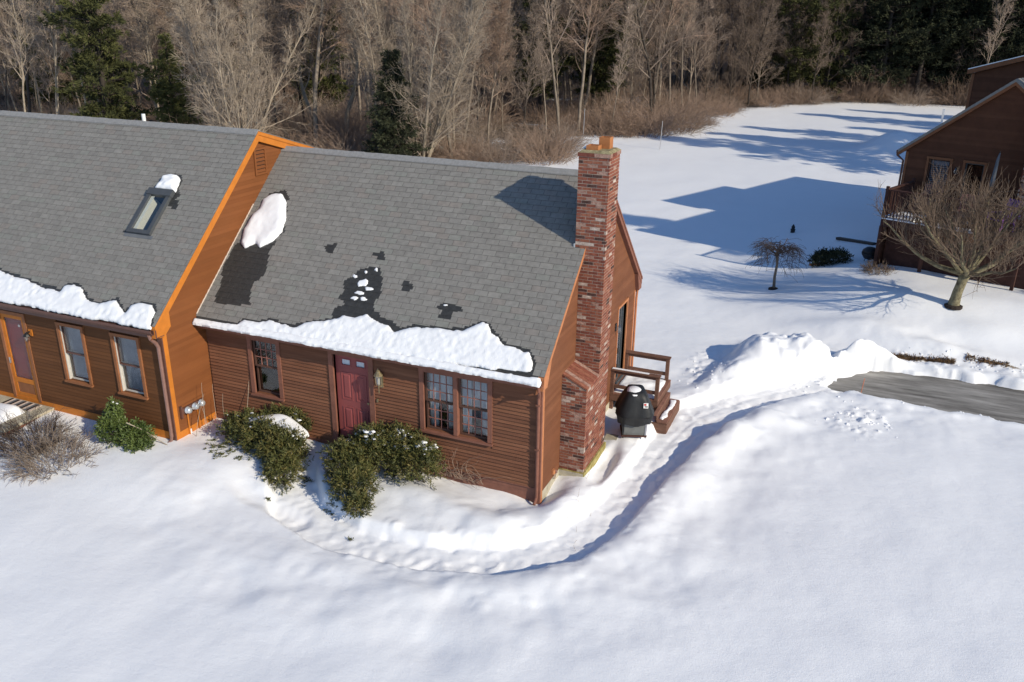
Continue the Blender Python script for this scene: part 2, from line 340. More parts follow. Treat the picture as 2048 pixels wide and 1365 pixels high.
def height(x, y):
    x = np.asarray(x, float); y = np.asarray(y, float)
    h = .20*ss(-1.5, -7.5, x)*ss(-4.5, -1.2, y)*ss(14, 8, y)
    h = h+1.12*ss(.5, 7.6, x)*ss(12.2, 15.6, y)*(1-ss(24, 36, y))
    r = np.hypot(x, y); h = h+24*ss(98, 240, r)+8*ss(170, 260, r)
    near = ss(60, 30, r)
    h = h+.095*fbm(x, y, 3.2, 3, 3)+.10*fbm(x, y, 9, 11, 2)+.5*fbm(x, y, 30, 5, 3)*ss(30, 70, r)
    for cx, cy, rx, ry, hh in MOUNDS:
        q = ((x-cx)/rx)**2+((y-cy)/ry)**2
        h = h+hh*np.exp(-q**1.15*.75)
    # rough plough snow on the big piles
    mp = np.exp(-(((x-4.7)/2.3)**2+((y-10.1)/1.5)**2)**2)
    h = h+where(mp, lambda x, y: .44*fbm(x, y, .95, 21, 3)+.20*fbm(x, y, .28, 23, 3)+.45*chunks(x, y, .42, 101, .4)+.55*chunks(x, y, .19, 103, .35)-.05, x, y)
    tr = np.exp(-(((x-5.25+.15*(y-10))/.16)**2+((y-10.3)/.7)**2)**2); h = h-.22*tr
    lump = np.exp(-(((x-2.2)/.7)**2+((y-8.3)/1.7)**2)**2)
    h = h+where(lump, lambda x, y: .16*fbm(x, y, .35, 29, 3), x, y)
    rd = np.exp(-(((x-9)/3.6)**2+((y-11.9)/.55)**2)**2); h = h+where(rd, lambda x, y: .12*fbm(x, y, .3, 31, 3)+.5*chunks(x, y, .16, 105, .5), x, y)
    h = h+where(ss(40, 20, r), lambda x, y: .016*fbm(x, y, .6, 91, 2)+.05*fbm(x, y, 1.5, 95, 2)+.008*fbm(x, y, .21, 93, 2), x, y)
    # the shovelled path
    wob = .10*fbm(x, y, .9, 41, 2)+.05*fbm(x, y, .28, 43, 2)
    d, t = seg_dist(x, y, PATH)
    hw = np.interp(t, np.arange(len(PATHW)), PATHW)
    dd = d+wob-hw
    bank = np.exp(-((dd-.45)/.42)**2)*ss(2.0, 5, t)*ss(13, 11, t)
    h = h+bank*(.10+.16*fbm(x, y, 1.1, 47, 2))
    fl = -.20+.14*ss(2.8, .6, t)+.055*fbm(x, y, .30, 51, 2)+.050*fbm(x, y, .14, 53, 2)
    fl = fl-where(ss(2, 4, t)*(dd < .2), lambda x, y: .028*np.clip(chunks(x, y, .31, 111, .55)/.10, 0, 1)-.03*fbm(x, y, .22, 112, 2), x, y)-.02*np.exp(-((d-.18)/.05)**2)*ss(7, 9, t)
    m1 = np.exp(-((dd-.15)/.17)**2)*ss(1.5, 4, t); m2 = np.exp(-((dd-.8)/.6)**2)*ss(1.5, 4, t)
    h = h+where(m1, lambda x, y: .32*chunks(x, y, .17, 113, .45)+.11*fbm(x, y, .4, 115, 3), x, y)+where(m2, lambda x, y: .13*fbm(x, y, .75, 119, 3)+.14*chunks(x, y, .30, 117, .18), x, y)
    k = 1-ss(-.03, .12, dd); k = k*ss(0, 1.0, t)*1.0
    h = h*(1-k)+fl*k
    h = h+where(np.exp(-((dd-1.5)/1.3)**2)*ss(0, .5, dd), lambda x, y: .13*fbm(x, y, 1.0, 57, 3), x, y)
    # narrow trodden track leading off to the left
    d2, t2 = seg_dist(x, y, [(-4.3, -2.55), (-5.6, -2.35), (-6.6, -1.85)])
    h = h-.10*(1-ss(.05, .35, d2+wob))*ss(2, .8, t2)
    # ploughed driveway
    s2 = poly_sd(x, y, DRIVE)+.42*fbm(x, y, .5, 61, 4)
    k = ss(-.16, .04, s2); h = h*(1-k)+(-.34)*k
    eb = np.exp(-((s2+.28)/.18)**2)*ss(13.2, 10, x*0+y)*.05; h = h+eb
    # churned clods right of the path
    cl = np.exp(-(((x-6.05)/.75)**2+((y-6.75)/.85)**2)**2)
    h = h+where(cl, lambda x, y: .75*chunks(x, y, .26, 121, .7)+.7*chunks(x, y, .13, 123, .5), x, y)
    fp = np.exp(-(((x-1.75)/.45)**2+((y-8.6)/1.3)**2)**2)
    h = h+where(fp, lambda x, y: .20*np.minimum(0, fbm(x, y, .28, 77, 2))+.7*chunks(x, y, .17, 125, .55), x, y)
    h = h-.14*np.exp(-(((x-.05)/.35)**2+((y-.25)/.5)**2))      # hollow at the house corner
    h = h-.16*np.exp(-(((x-.80)/.22)**2+((y-1.95)/.9)**2)**2)
    return h
def hz(x, y): return float(height(np.array([x]), np.array([y]))[0])
def axis(parts):
    out = []
    for a, b, s in parts:
        n = max(1, int(round((b-a)/s))); out += list(np.linspace(a, b, n, endpoint=False))
    out.append(parts[-1][1]); return np.array(out)
def build_ground():
    xs = axis([(-260, -70, 6), (-70, -24, .9), (-24, -13, .22), (-13, -8.5, .10), (-8.5, 8.5, .052), (8.5, 12.5, .09), (12.5, 30, .6), (30, 160, 6)])
    ys = axis([(-60, -12, 4), (-12, -8.5, .25), (-8.5, -3.6, .08), (-3.6, 13.6, .052), (13.6, 24, .14), (24, 60, .5), (60, 110, 1.2), (110, 290, 6)])
    X, Y = np.meshgrid(xs, ys); Z = height(X, Y)
    ny, nx = X.shape
    V = np.stack([X, Y, Z], -1).reshape(-1, 3)
    i = np.arange((ny-1)*(nx-1)); r = i//(nx-1); c = i % (nx-1); a = r*nx+c
    F = np.stack([a, a+1, a+nx+1, a+nx], -1)
    me = bpy.data.meshes.new('snow_ground'); me.vertices.add(len(V)); me.vertices.foreach_set('co', V.ravel())
    me.loops.add(len(F)*4); me.loops.foreach_set('vertex_index', F.ravel()); me.polygons.add(len(F))
    me.polygons.foreach_set('loop_start', np.arange(len(F))*4); me.polygons.foreach_set('use_smooth', np.ones(len(F), bool))
    me.update(); me.validate()
    ed_ = poly_sd(X, Y, EDGE); lit = ss(-1.5, 4.5, ed_)*(.40+.75*(fbm(X, Y, 6, 81, 3)+.32)+.6*ss(18, 40, ed_))
    at = me.attributes.new('litter', 'FLOAT', 'POINT'); at.data.foreach_set('value', lit.ravel().astype(np.float32))
    dirt = np.zeros_like(X)
    for cx, cy, rx, ry, am in ((7.4, 11.95, .9, .13, 1.0), (9.7, 12.3, .9, .12, .9), (5.6, 11.1, .25, .12, .6), (5.15, 10.0, .3, .1, .6), (4.0, 10.9, .12, .06, .8), (6.05, 10.85, .2, .2, .35), (2.9, 7.9, .3, .1, .35), (1.35, 5.6, .18, .2, .6), (-6.8, -1.0, .3, .2, .3)):
        dirt = np.maximum(dirt, am*np.exp(-(((X-cx)/rx)**2+((Y-cy)/ry)**2)))
    at = me.attributes.new('dirt', 'FLOAT', 'POINT'); at.data.foreach_set('value', dirt.ravel().astype(np.float32))
    me.materials.append(M_SNOWG)
    props(link('snow_ground', me), 'white snow covering the yard and the woodland floor', None, kind='structure')
build_ground()
bd = B(); bd.box(4.6, 60, 7.9, 12.3, -.40, -.25); o = bd.part('driveway', M_ASPH); props(o, 'ploughed grey asphalt driveway end', None, kind='structure')

# ------------------------------------------------------------------ siding, windows and other wall pieces
def siding(parent, mats, fr, z0, z1, expo, spans, proud=.0, seed=1, maxlen=3.6, th=.020):
    rnd = random.Random(seed); z = z0
    while z < z1-.02:
        zt = min(z+expo+.012, z1)
        for (a0, a1), (b0, b1) in spans(z, zt):
            n = max(1, int(math.ceil((a1-a0)/maxlen))); cuts = [0]
            for i in range(1, n): cuts.append((i+rnd.uniform(-.3, .3))/n)
            cuts.append(1)
            for i in range(n):
                f0, f1 = cuts[i], cuts[i+1]; g = .0015 if n > 1 else 0
                L0, R0, L1, R1 = a0+(a1-a0)*f0+g, a0+(a1-a0)*f1-g, b0+(b1-b0)*f0+g, b0+(b1-b0)*f1-g
                if R0-L0 < .03 and R1-L1 < .03: continue
                t = th+rnd.uniform(-.002, .002)
                b = B(fr); b.hexa([(L0, proud, z), (R0, proud, z), (R0, proud+t, z), (L0, proud+t, z), (L1, proud, zt), (R1, proud, zt), (R1, proud+.005, zt), (L1, proud+.005, zt)])
                b.part('clapboard', rnd.choice(mats), parent)
        z += expo
def cut(x0, x1, holes, z, zt):
    iv = [(x0, x1)]
    for a, b, c, d in holes:
        if zt > c+.004 and z < d-.004:
            nv = []
            for p, q in iv:
                if b <= p or a >= q: nv.append((p, q)); continue
                if a > p: nv.append((p, a))
                if b < q: nv.append((b, q))
            iv = nv
    return iv
def flat_spans(x0, x1, holes):
    return lambda z, zt: [((p, q), (p, q)) for p, q in cut(x0, x1, holes, z, zt)]
def wall_cells(b, u0, u1, z0, z1, n0, n1, holes):
    us = sorted({u0, u1, *[v for h in holes for v in h[:2]]}); zs = sorted({z0, z1, *[v for h in holes for v in h[2:]]})
    for i in range(len(us)-1):
        for j in range(len(zs)-1):
            cu, cz = (us[i]+us[i+1])/2, (zs[j]+zs[j+1])/2
            if not any(a < cu < c and d < cz < e for a, c, d, e in holes): b.box(us[i], us[i+1], n0, n1, zs[j], zs[j+1])
PANE_MESH = {}
def pane(parent, fr, u0, u1, z0, z1, n, m=None):
    b = B(fr); b.box(u0, u1, n-.002, n+.002, z0, z1); return b.part('pane', m or M_GLASS, parent)
def sash(win, fr, u0, u1, z0, z1, n, cols, rows, sm, mm, gm=None, w=.045, mw=.020, bigpanes=False):
    b = B(fr); wall_cells(b, u0, u1, z0, z1, n-.02, n+.02, [(u0+w, u1-w, z0+w, z1-w)]); b.part('sash', sm, win)
    gu0, gu1, gz0, gz1 = u0+w, u1-w, z0+w, z1-w
    if cols*rows > 1:
        b = B(fr)
        for i in range(1, cols):
            c = gu0+(gu1-gu0)*i/cols; b.box(c-mw/2, c+mw/2, n-.012, n+.012, gz0, gz1)
        for j in range(1, rows):
            c = gz0+(gz1-gz0)*j/rows
            for i in range(cols):
                p = gu0+(gu1-gu0)*i/cols+(mw/2 if i else 0); q = gu0+(gu1-gu0)*(i+1)/cols-(mw/2 if i < cols-1 else 0)
                b.box(p, q, n-.012, n+.012, c-mw/2, c+mw/2)
        b.part('muntin_grid', mm, win)
    for i in range(cols):
        for j in range(rows):
            h = mw/2
            pane(win, fr, gu0+(gu1-gu0)*i/cols+(h if i else 0), gu0+(gu1-gu0)*(i+1)/cols-(h if i < cols-1 else 0), gz0+(gz1-gz0)*j/rows+(h if j else 0), gz0+(gz1-gz0)*(j+1)/rows-(h if j < rows-1 else 0), n, gm)
def curtain(win, fr, u0, u1, z0, z1, n, m, amp=.02, per=.11):
    b = B(fr); k = 24; pts = []
    for i in range(k+1):
        u = u0+(u1-u0)*i/k; nn = n+amp*math.sin(u/per*2*math.pi)+amp*.4*math.sin(u/per*3.7)
        pts.append((u, nn))
    for i in range(k):
        (a, na), (c, nc) = pts[i], pts[i+1]
        b.hexa([(a, na-.004, z0), (c, nc-.004, z0), (c, nc, z0), (a, na, z0), (a, na-.004, z1), (c, nc-.004, z1), (c, nc, z1), (a, na, z1)])
    return b.part('curtain', m, win, True)
def casing(win, fr, u0, u1, z0, z1, w, m, head=True, sill=True, n1=.054, mull=()):
    for a, c in ((u0, u0+w), (u1-w, u1)):
        B(fr).box(a, c, -.10, n1, z0+.045, z1-(w if head else 0)).part('casing', m, win)
    for c in mull: B(fr).box(c-w*.45, c+w*.45, -.10, n1-.004, z0+.045, z1-(w if head else 0)).part('casing', m, win)
    if head: B(fr).box(u0-.006, u1+.006, -.10, n1+.006, z1-w, z1).part('casing', m, win)
    if sill:
        b = B(fr); b.hexa([(u0-.015, -.10, z0-.01), (u1+.015, -.10, z0-.01), (u1+.015, n1+.03, z0-.015), (u0-.015, n1+.03, z0-.015), (u0-.015, -.10, z0+.045), (u1+.015, -.10, z0+.045), (u1+.015, n1+.03, z0+.03), (u0-.015, n1+.03, z0+.03)])
        b.part('sill', m, win)
def win_part(parent):
    o = bpy.data.objects.new('window', None); COL.objects.link(o); o.parent = parent; o.empty_display_size = .1; return o
def group_part(name, parent):
    o = bpy.data.objects.new(name, None); COL.objects.link(o); o.parent = parent; o.empty_display_size = .1; return o
def room(parent, fr, u0, u1, z0, z1, depth=1.2):
    b = B(fr); t = .02
    b.box(u0, u1, -depth, -depth+t, z0, z1); b.box(u0-t, u0, -depth, -.16, z0, z1); b.box(u1, u1+t, -depth, -.16, z0, z1)
    b.box(u0, u1, -depth, -.16, z0-t, z0); b.box(u0, u1, -depth, -.16, z1, z1+t)
    return b.part('room_lining', M_BLIND, parent)

# ------------------------------------------------------------------ roofs
EXPO, TAB = .143, .305
def shingle_mesh(name, wdt, hgt, m, cells=None):
    v = [(0, 0, 0), (wdt, 0, 0), (wdt, hgt, -.004), (0, hgt, -.004), (0, 0, .011), (wdt, 0, .011), (wdt, hgt, .0015), (0, hgt, .0015)]
    F = [(0, 1, 5, 4), (1, 2, 6, 5), (3, 0, 4, 7), (2, 3, 7, 6)]
    if cells is None: return mkmesh(name, v, F+[(4, 5, 6, 7)], [m, M_ASPHE], [1]*4+[0])
    nc, nr = len(cells[0]), len(cells); k = 8; V = list(v); fm = [2]*4
    for j in range(nr+1):
        for i in range(nc+1):
            ty = j/nr; V.append((wdt*i/nc, hgt*ty, .011+(.0015-.011)*ty))
    for j in range(nr):
        for i in range(nc):
            p = k+j*(nc+1)+i; F.append((p, p+1, p+nc+2, p+nc+1)); fm.append(1 if cells[j][i] else 0)
    return mkmesh(name, V, F, [m, M_WET, M_ASPHE], fm)
def roof_front(house, x0, x1, eave, slope, s0, s1, wet, hide, seed, keep, skip=None, hole=None):
    # eave = (y, z) of s = 0 on the shingle plane; slope = rise/run
    ang = math.atan(slope); ca, sa = math.cos(ang), math.sin(ang)
    def P(x, s, n=0): return Vector((x, eave[0]+s*ca-n*sa, eave[1]+s*sa+n*ca))
    rnd = random.Random(seed); tabs = []; k = 0; s = s0
    while s < s1-.03:
        h = min(EXPO+.032, s1-s); x = x0-(.5*(k % 2)+rnd.uniform(-.04, .04))*TAB
        while x < x1-.01:
            a, b = max(x+.0038, x0), min(x+TAB-.0038, x1)
            mi_ = rnd.randrange(len(M_SHINGLE)) if rnd.random() < .5 else 0
            for a_, b_ in (cut(a, b, [hole], s, s+h) if hole else [(a, b)]):
                if b_-a_ > .03 and not (skip and skip((a_+b_)/2, s+.07)): tabs.append((a_, s, b_-a_, h, mi_))
            x += TAB
        s += EXPO; k += 1
    cx = np.array([t[0]+t[2]/2 for t in tabs]); cs = np.array([t[1]+.07 for t in tabs])
    hid = np.zeros(len(tabs), bool)
    for pl in hide: hid |= poly_sd(cx, cs, pl) > .10
    dist = np.array([(P(c, q)-CAM).length for c, q in zip(cx, cs)])+1e3*hid
    order = np.argsort(dist); parts = set(order[:keep].tolist())
    roof = group_part('roof', house); shared = {}
    rest = B(); rest_m = M_SHINGLE+[M_WET, M_ASPHE]; rot = (ang, 0, 0)
    for i, (a, s, wd, h, mi) in enumerate(tabs):
        nc, nr = 6, 3; gx, gy = np.meshgrid(a+wd*(np.arange(nc)+.5)/nc, s+EXPO*(np.arange(nr)+.5)/nr)
        wv = np.zeros(gx.shape, bool)
        nn = .055*fbm(gx*1.0, gy*1.0, .16, 5, 2)
        for pl, mg in wet: wv |= poly_sd(gx+nn*0, gy, pl)+nn*1.6 > -mg
        full, anyw = wv.all(), wv.any()
        base = P(a, s)
        if i in parts:
            if anyw and not full: me = shingle_mesh('shingle', wd, h, M_SHINGLE[mi], [list(r) for r in wv])
            else:
                key = (round(wd, 3), round(h, 3), 'w' if full else mi)
                if key not in shared: shared[key] = shingle_mesh('shingle', wd, h, M_WET if full else M_SHINGLE[mi])
                me = shared[key]
            link('shingle', me, roof, base, rot)
        else:
            q = len(rest.V)
            loc = [(0, 0, 0), (wd, 0, 0), (wd, h, -.004), (0, h, -.004), (0, 0, .011), (wd, 0, .011), (wd, h, .0015), (0, h, .0015)]
            rest.V += [P(a+x, s+y, z) for x, y, z in loc]
            wmi = len(M_SHINGLE)
            for f in ((0, 1, 5, 4), (1, 2, 6, 5), (3, 0, 4, 7)): rest.F.append(tuple(q+t for t in f)); rest.fm.append(wmi+1)
            if anyw and not full:
                q2 = len(rest.V)
                for j in range(nr+1):
                    for c in range(nc+1): ty = j/nr; rest.V.append(P(a+wd*c/nc, s+h*ty, .011-.0095*ty))
                for j in range(nr):
                    for c in range(nc):
                        p0 = q2+j*(nc+1)+c; rest.F.append((p0, p0+1, p0+nc+2, p0+nc+1)); rest.fm.append(wmi if wv[j, c] else mi)
            else:
                rest.F.append((q+4, q+5, q+6, q+7)); rest.fm.append(wmi if full else mi)
    if rest.V: props(rest.part('shingles', rest_m, roof), kind='stuff')
    return roof, P
def roof_snow(name, poly, thick, P, label, step=.03, wob=.05, seed=3, soft=.09, rough=1.0):
    xs = [p[0] for p in poly]; ys = [p[1] for p in poly]
    gx = np.arange(min(xs)-.1, max(xs)+.1+step, step); gy = np.arange(min(ys)-.1, max(ys)+.1+step, step)
    X, Y = np.meshgrid(gx, gy); s = poly_sd(X, Y, poly)+wob*(1.7*fbm(X, Y, .26, seed, 3)+.9*fbm(X, Y, .09, seed+21, 2))
    T = np.where(s > 0, thick*np.sqrt(np.clip(1-(1-np.clip(s/soft, 0, 1))**2, 0, 1)), -.02)
    T = np.where(s > 0, T*(1+.55*fbm(X, Y, .7, seed+9, 2)+.5*rough*fbm(X, Y, .10, seed+5, 2)), T)
    gyy, gxx = np.gradient(s, step); gm = np.maximum(np.hypot(gxx, gyy), .4)**2; out_ = s <= 0
    X = np.where(out_, X-np.clip(s, -step*1.6, 0)*gxx/gm, X); Y = np.where(out_, Y-np.clip(s, -step*1.6, 0)*gyy/gm, Y)
    ny, nx = X.shape; idx = -np.ones(X.shape, int); V = []; F = []
    keep = s > -step*1.5
    for j in range(ny):
        for i in range(nx):
            if keep[j, i]: idx[j, i] = len(V); V.append(P(X[j, i], Y[j, i], T[j, i]))
    for j in range(ny-1):
        for i in range(nx-1):
            q = (idx[j, i], idx[j, i+1], idx[j+1, i+1], idx[j+1, i])
            if min(q) >= 0: F.append(q)
    b = B(); b.V = V; b.F = F; b.fm = [0]*len(F)
    return b.thing(name, M_SNOW, label, 'snow', smooth=True)
def blob(P, x, s, a, b_, h, label, seed):
    n = 9; pl = []
    rn = random.Random(seed)
    for i in range(n):
        an = 2*math.pi*i/n; r = rn.uniform(.6, 1.3); pl.append((x+a*r*math.cos(an), s+b_*r*math.sin(an)))
    return roof_snow('snow_patch', pl, h, P, label, step=.018, wob=.01, seed=seed, soft=.04)
def ridge_caps(roof, x0, x1, yr, zr, slope, seed):
    ang = math.atan(slope); n = int((x1-x0)/.30); rnd = random.Random(seed)
    for i in range(n):
        a = x0+(x1-x0)*i/n; c = x0+(x1-x0)*(i+1)/n-.003; t = .02+.004*(i % 2)+rnd.uniform(-.002, .002); wd = .155
        dy, dz = wd*math.cos(ang), wd*math.sin(ang)
        b = B(); q = len(b.V); pr = [(-dy, -dz), (0, 0), (dy, -dz)]
        fr = Fr((0, yr, zr+t), (0, 1, 0), (1, 0, 0))
        b.fr = fr; b.prism([(-dy, -dz), (-dy, -dz+.022), (0, .022), (dy, -dz+.022), (dy, -dz), (0, -.012)], a, c)
        b.part('ridge_cap', M_RIDGE, roof)

# ------------------------------------------------------------------ house with the chimney
LA, OA, HEA, YRA, HRA = 8.505, .327, 2.861, 3.465, 6.289
SLA = (HRA-HEA)/(YRA+OA); WA = 2*YRA
def zroofA(y): return HRA-abs(y-YRA)*SLA
house = thing('house', 'grey-roofed brown clapboard house with red front door and tall brick chimney', 'house', (0, 0, 0))
FA = Fr((0, 0, 0), (1, 0, 0), (0, -1, 0)); GA = Fr((0, 0, 0), (0, 1, 0), (1, 0, 0))
W1 = (-7.27, -6.366, 1.09, 2.583); W2 = (-2.776, -1.077, 1.075, 2.583); DA = (-5.055, -3.905, .40, 2.60)
def openA(h, w=.10): return (h[0]+w, h[1]-w, h[2]+.045, h[3]-w)
holesF = [openA(W1), openA(W2), (-4.941, -4.031, .44, 2.50)]
SLD = (5.30, 6.22, .45, 2.62)
wl = group_part('wall', house)
b = B(FA); wall_cells(b, -LA, 0, -.5, 2.62, -.14, 0, holesF); b.part('front_wall', M_SIDA[0], wl)
b = B(GA); wall_cells(b, .14, WA, -.5, 2.62, -.14, 0, [(SLD[0]+.06, SLD[1]-.06, SLD[2]+.05, SLD[3]-.06)]); b.part('gable_wall', M_SIDG[0], wl)
b = B(GA); b.prism([(.0, 2.62), (WA, 2.62), (YRA, zroofA(YRA)-.22)], -.14, -.001); b.part('gable_wall', M_SIDG[0], wl)
b = B(); b.box(-LA, -.14, WA-.14, WA, -.5, 2.62); b.part('rear_wall', M_SIDA[0], wl)
b = B(Fr((-LA, 0, 0), (0, 1, 0), (1, 0, 0))); b.prism([(.14, -.5), (WA-.14, -.5), (WA-.14, 2.6), (YRA, zroofA(YRA)-.3), (.14, 2.6)], 0, .14); b.part('party_wall', M_SIDG[1], wl)
EXA = .081
siding(wl, M_SIDA, FA, .27, 2.60, EXA, flat_spans(-LA+.06, -.10, [W1, W2, DA]), seed=11, th=.037)
def gspA(z, zt):
    out = []
    def lim(zz):
        if zz < 2.55: return (.095, WA-.095)
        dy = (HRA-.20-zz)/SLA; return (YRA-dy, YRA+dy)
    l0, l1 = lim(z), lim(zt)
    holes = [(1.10, 2.80, -1, 2.43), (1.97, 2.79, 2.4, 7), SLD]
    iv = cut(l0[0], l0[1], holes, z, zt)
    for p, q in iv:
        p1 = l1[0] if abs(p-l0[0]) < 1e-6 else p; q1 = l1[1] if abs(q-l0[1]) < 1e-6 else q
        out.append(((p, q), (p1, max(q1, p1+.005))))
    return out
siding(wl, M_SIDG, GA, .16, 6.02, EXA, gspA, seed=12, maxlen=9)
B(FA).box(-LA+.0, -.001, .001, .022, .16, .268).part('water_table', M_TRIMA, wl)
B(FA).box(-LA, -.001, .0, .014, -.3, .158).part('skirt_board', M_TRIMA, wl)
B(FA).box(-LA+.02, -.1, .024, .048, .262, .278).part('drip_cap', M_TRIMA, wl)
B(FA).box(-.098, .024, -.002, .050, -.25, 2.60).part('corner_board', M_TRIMA, wl)
B(GA).box(.002, .094, .0, .0245, -.25, 2.75).part('corner_board', M_TRIMG, wl)
B(GA).box(WA-.094, WA+.02, .0, .024, -.2, 2.62).part('corner_board', M_TRIMG, wl)
B(GA).box(0.1, WA, .0, .02, -.4, .155).part('foundation', M_CONC, wl)
B(FA).box(-LA+.03, -.1, .004, .026, 2.584, 2.66).part('frieze_board', M_TRIMA, wl)
# window with screen, left of the door
wn = win_part(house); a0, a1, z0, z1 = openA(W1); casing(wn, FA, *W1, .10, M_TRIMA)
zm = (z0+z1)/2+.02
sash(wn, FA, a0, a1, zm-.02, z1, -.045, 4, 3, M_SASH, M_MUNT, M_GLASSD, mw=.016); sash(wn, FA, a0, a1, z0, zm+.02, -.09, 1, 1, M_SASH, M_MUNT, M_GLASSD)
curtain(wn, FA, a0+.45, a1, z0, z0+.55, -.25, M_CURT); room(wn, FA, a0-.3, a1+.3, z0-.3, z1+.05)
# double window
wn = win_part(house); a0, a1, z0, z1 = openA(W2); mid = (a0+a1)/2; casing(wn, FA, *W2, .10, M_TRIMA, mull=(mid,))
for p, q in ((a0, mid-.05), (mid+.05, a1)):
    zm = z0+(z1-z0)*.50
    sash(wn, FA, p, q, zm-.02, z1, -.045, 4, 3, M_SASH, M_MUNT, mw=.013); sash(wn, FA, p, q, z0, zm+.02, -.088, 4, 3, M_SASH, M_MUNT, mw=.018)
    curtain(wn, FA, p, p+.22, z0, z1, -.20, M_CURT); curtain(wn, FA, q-.24, q, z0, z1, -.20, M_CURT); curtain(wn, FA, p+.2, q-.2, z0+.62, z1, -.26, M_CURT, .012)
room(wn, FA, a0-.3, a1+.3, z0-.3, z1+.03)
# front door
dr = group_part('front_door', house)
B(FA).box(DA[0], -4.941, -.10, .054, .38, 2.50).part('casing', M_TRIMA, dr)
B(FA).box(-4.031, DA[1], -.10, .054, .38, 2.50).part('casing', M_TRIMA, dr)
B(FA).box(DA[0], DA[1], -.10, .056, 2.502, 2.60).part('casing', M_TRIMA, dr)
B(FA).box(DA[0]-.03, DA[1]+.03, -.12, .06, .36, .44).part('threshold', M_TRIMA, dr)
d0, d1, dz = -4.938, -4.034, .445
wz = [(d0+.16, d0+.38, dz+1.80, dz+1.93), (d0+.53, d0+.75, dz+1.80, dz+1.93)]
b = B(FA); wall_cells(b, d0, d1, dz, dz+2.05, -.105, -.06, wz); leaf = b.part('door_leaf', M_DOOR, dr)
for h in wz:
    b = B(FA); wall_cells(b, h[0]-.02, h[1]+.02, h[2]-.02, h[3]+.02, -.06, -.05, [h]); b.part('light_frame', M_DOOR, dr)
    B(FA).box(h[0], h[1], -.09, -.086, h[2], h[3]).part('pane', M_CURT, dr)
for u0, u1 in ((d0+.13, d0+.41), (d0+.50, d0+.78)):
    for v0, v1 in ((dz+.20, dz+.78), (dz+.95, dz+1.62)):
        b = B(FA); wall_cells(b, u0, u1, v0, v1, -.06, -.050, [(u0+.025, u1-.025, v0+.025, v1-.025)])
        b.hexa([(u0+.05, -.06, v0+.05), (u1-.05, -.06, v0+.05), (u1-.08, -.046, v0+.08), (u0+.08, -.046, v0+.08), (u0+.05, -.06, v1-.05), (u1-.05, -.06, v1-.05), (u1-.08, -.046, v1-.08), (u0+.08, -.046, v1-.08)])
        b.part('door_panel', M_DOOR, dr)
b = B(); b.tube([(d1-.07, .05, dz+.98), (d1-.07, .0, dz+.98)], [.012, .03], 8); b.part('door_knob', M_BRASS, dr)
# eave: soffit, fascia, gutter
ev = group_part('eave', house)
B(FA).box(-LA+.005, .10, .001, .245, 2.64, 2.66).part('soffit', M_TRIMA, ev)
B(FA).box(-LA+.005, .115, .225, .25, 2.66, 2.885).part('fascia', M_TRIMA, ev)
b = B(FA); b.fr = Fr((0, 0, 0), (0, -1, 0), (1, 0, 0)); b.prism([(.252, 2.72), (.318, 2.72), (.352, 2.79), (.352, 2.84), (.338, 2.84), (.338, 2.80), (.310, 2.735), (.266, 2.735), (.266, 2.84), (.252, 2.84)], -LA+.02, .10); b.part('gutter', M_TRIMA, ev)
b = B(); b.tube([(.03, -.30, 2.73), (.03, -.28, 2.62), (-.02, -.10, 2.45), (-.045, -.065, 2.35), (-.045, -.065, .25), (-.045, -.075, .08), (-.045, -.20, -.02)], .035, 8); b.part('downspout', M_TRIMA, ev)
for z in (2.2, 1.2): B(FA).box(-.095, .0, .03, .104, z, z+.03).part('downspout_strap', M_TRIMA, ev)
# rake trim on the right gable, front and rear
for sgn in (1, -1):
    def R(t, dn): y = -OA+.07+t*(YRA+OA-.07); z = HRA-(YRA-y)*SLA+dn; return (y if sgn > 0 else 2*YRA-y, z)
    e0, e1 = R(0, -.015), R(1, -.015); f0, f1 = R(0, -.19), R(1, -.19)
    poly = [e0, e1, f1, f0]
    if sgn < 0: poly = poly[::-1]
    B(GA).prism(poly, .002, .115).part('rake_board', M_TRIMG if sgn > 0 else M_TRIMA, ev)
    e0, e1 = R(0, .0), R(1, .0); f0, f1 = R(0, -.06), R(1, -.06)
    poly = [e0, e1, f1, f0]
    if sgn < 0: poly = poly[::-1]
    B(GA).prism(poly, .117, .132).part('rake_moulding', M_TRIMG if sgn > 0 else M_TRIMA, ev)
y0 = -OA+.07
B(GA).prism([(y0, zroofA(y0)-.20), (y0, 2.62), (-.005, 2.62), (.2, zroofA(.2)-.21)], .003, .112).part('eave_return', M_TRIMG, ev)
y1 = WA+OA-.07
B(GA).prism([(y1, zroofA(y1)-.20), (WA-.2, zroofA(WA-.2)-.21), (WA+.005, 2.62), (y1, 2.62)], .003, .112).part('eave_return', M_TRIMA, ev)
B().box(-LA+.1, .1, WA+.22, WA+.33, 2.72, 2.84).part('gutter', M_TRIMA, ev)
b = B(); b.tube([(.05, WA+.1, 2.6), (.05, WA+.05, 2.4), (.05, WA+.05, 0)], .03, 8); b.part('downspout', M_TRIMG, ev)

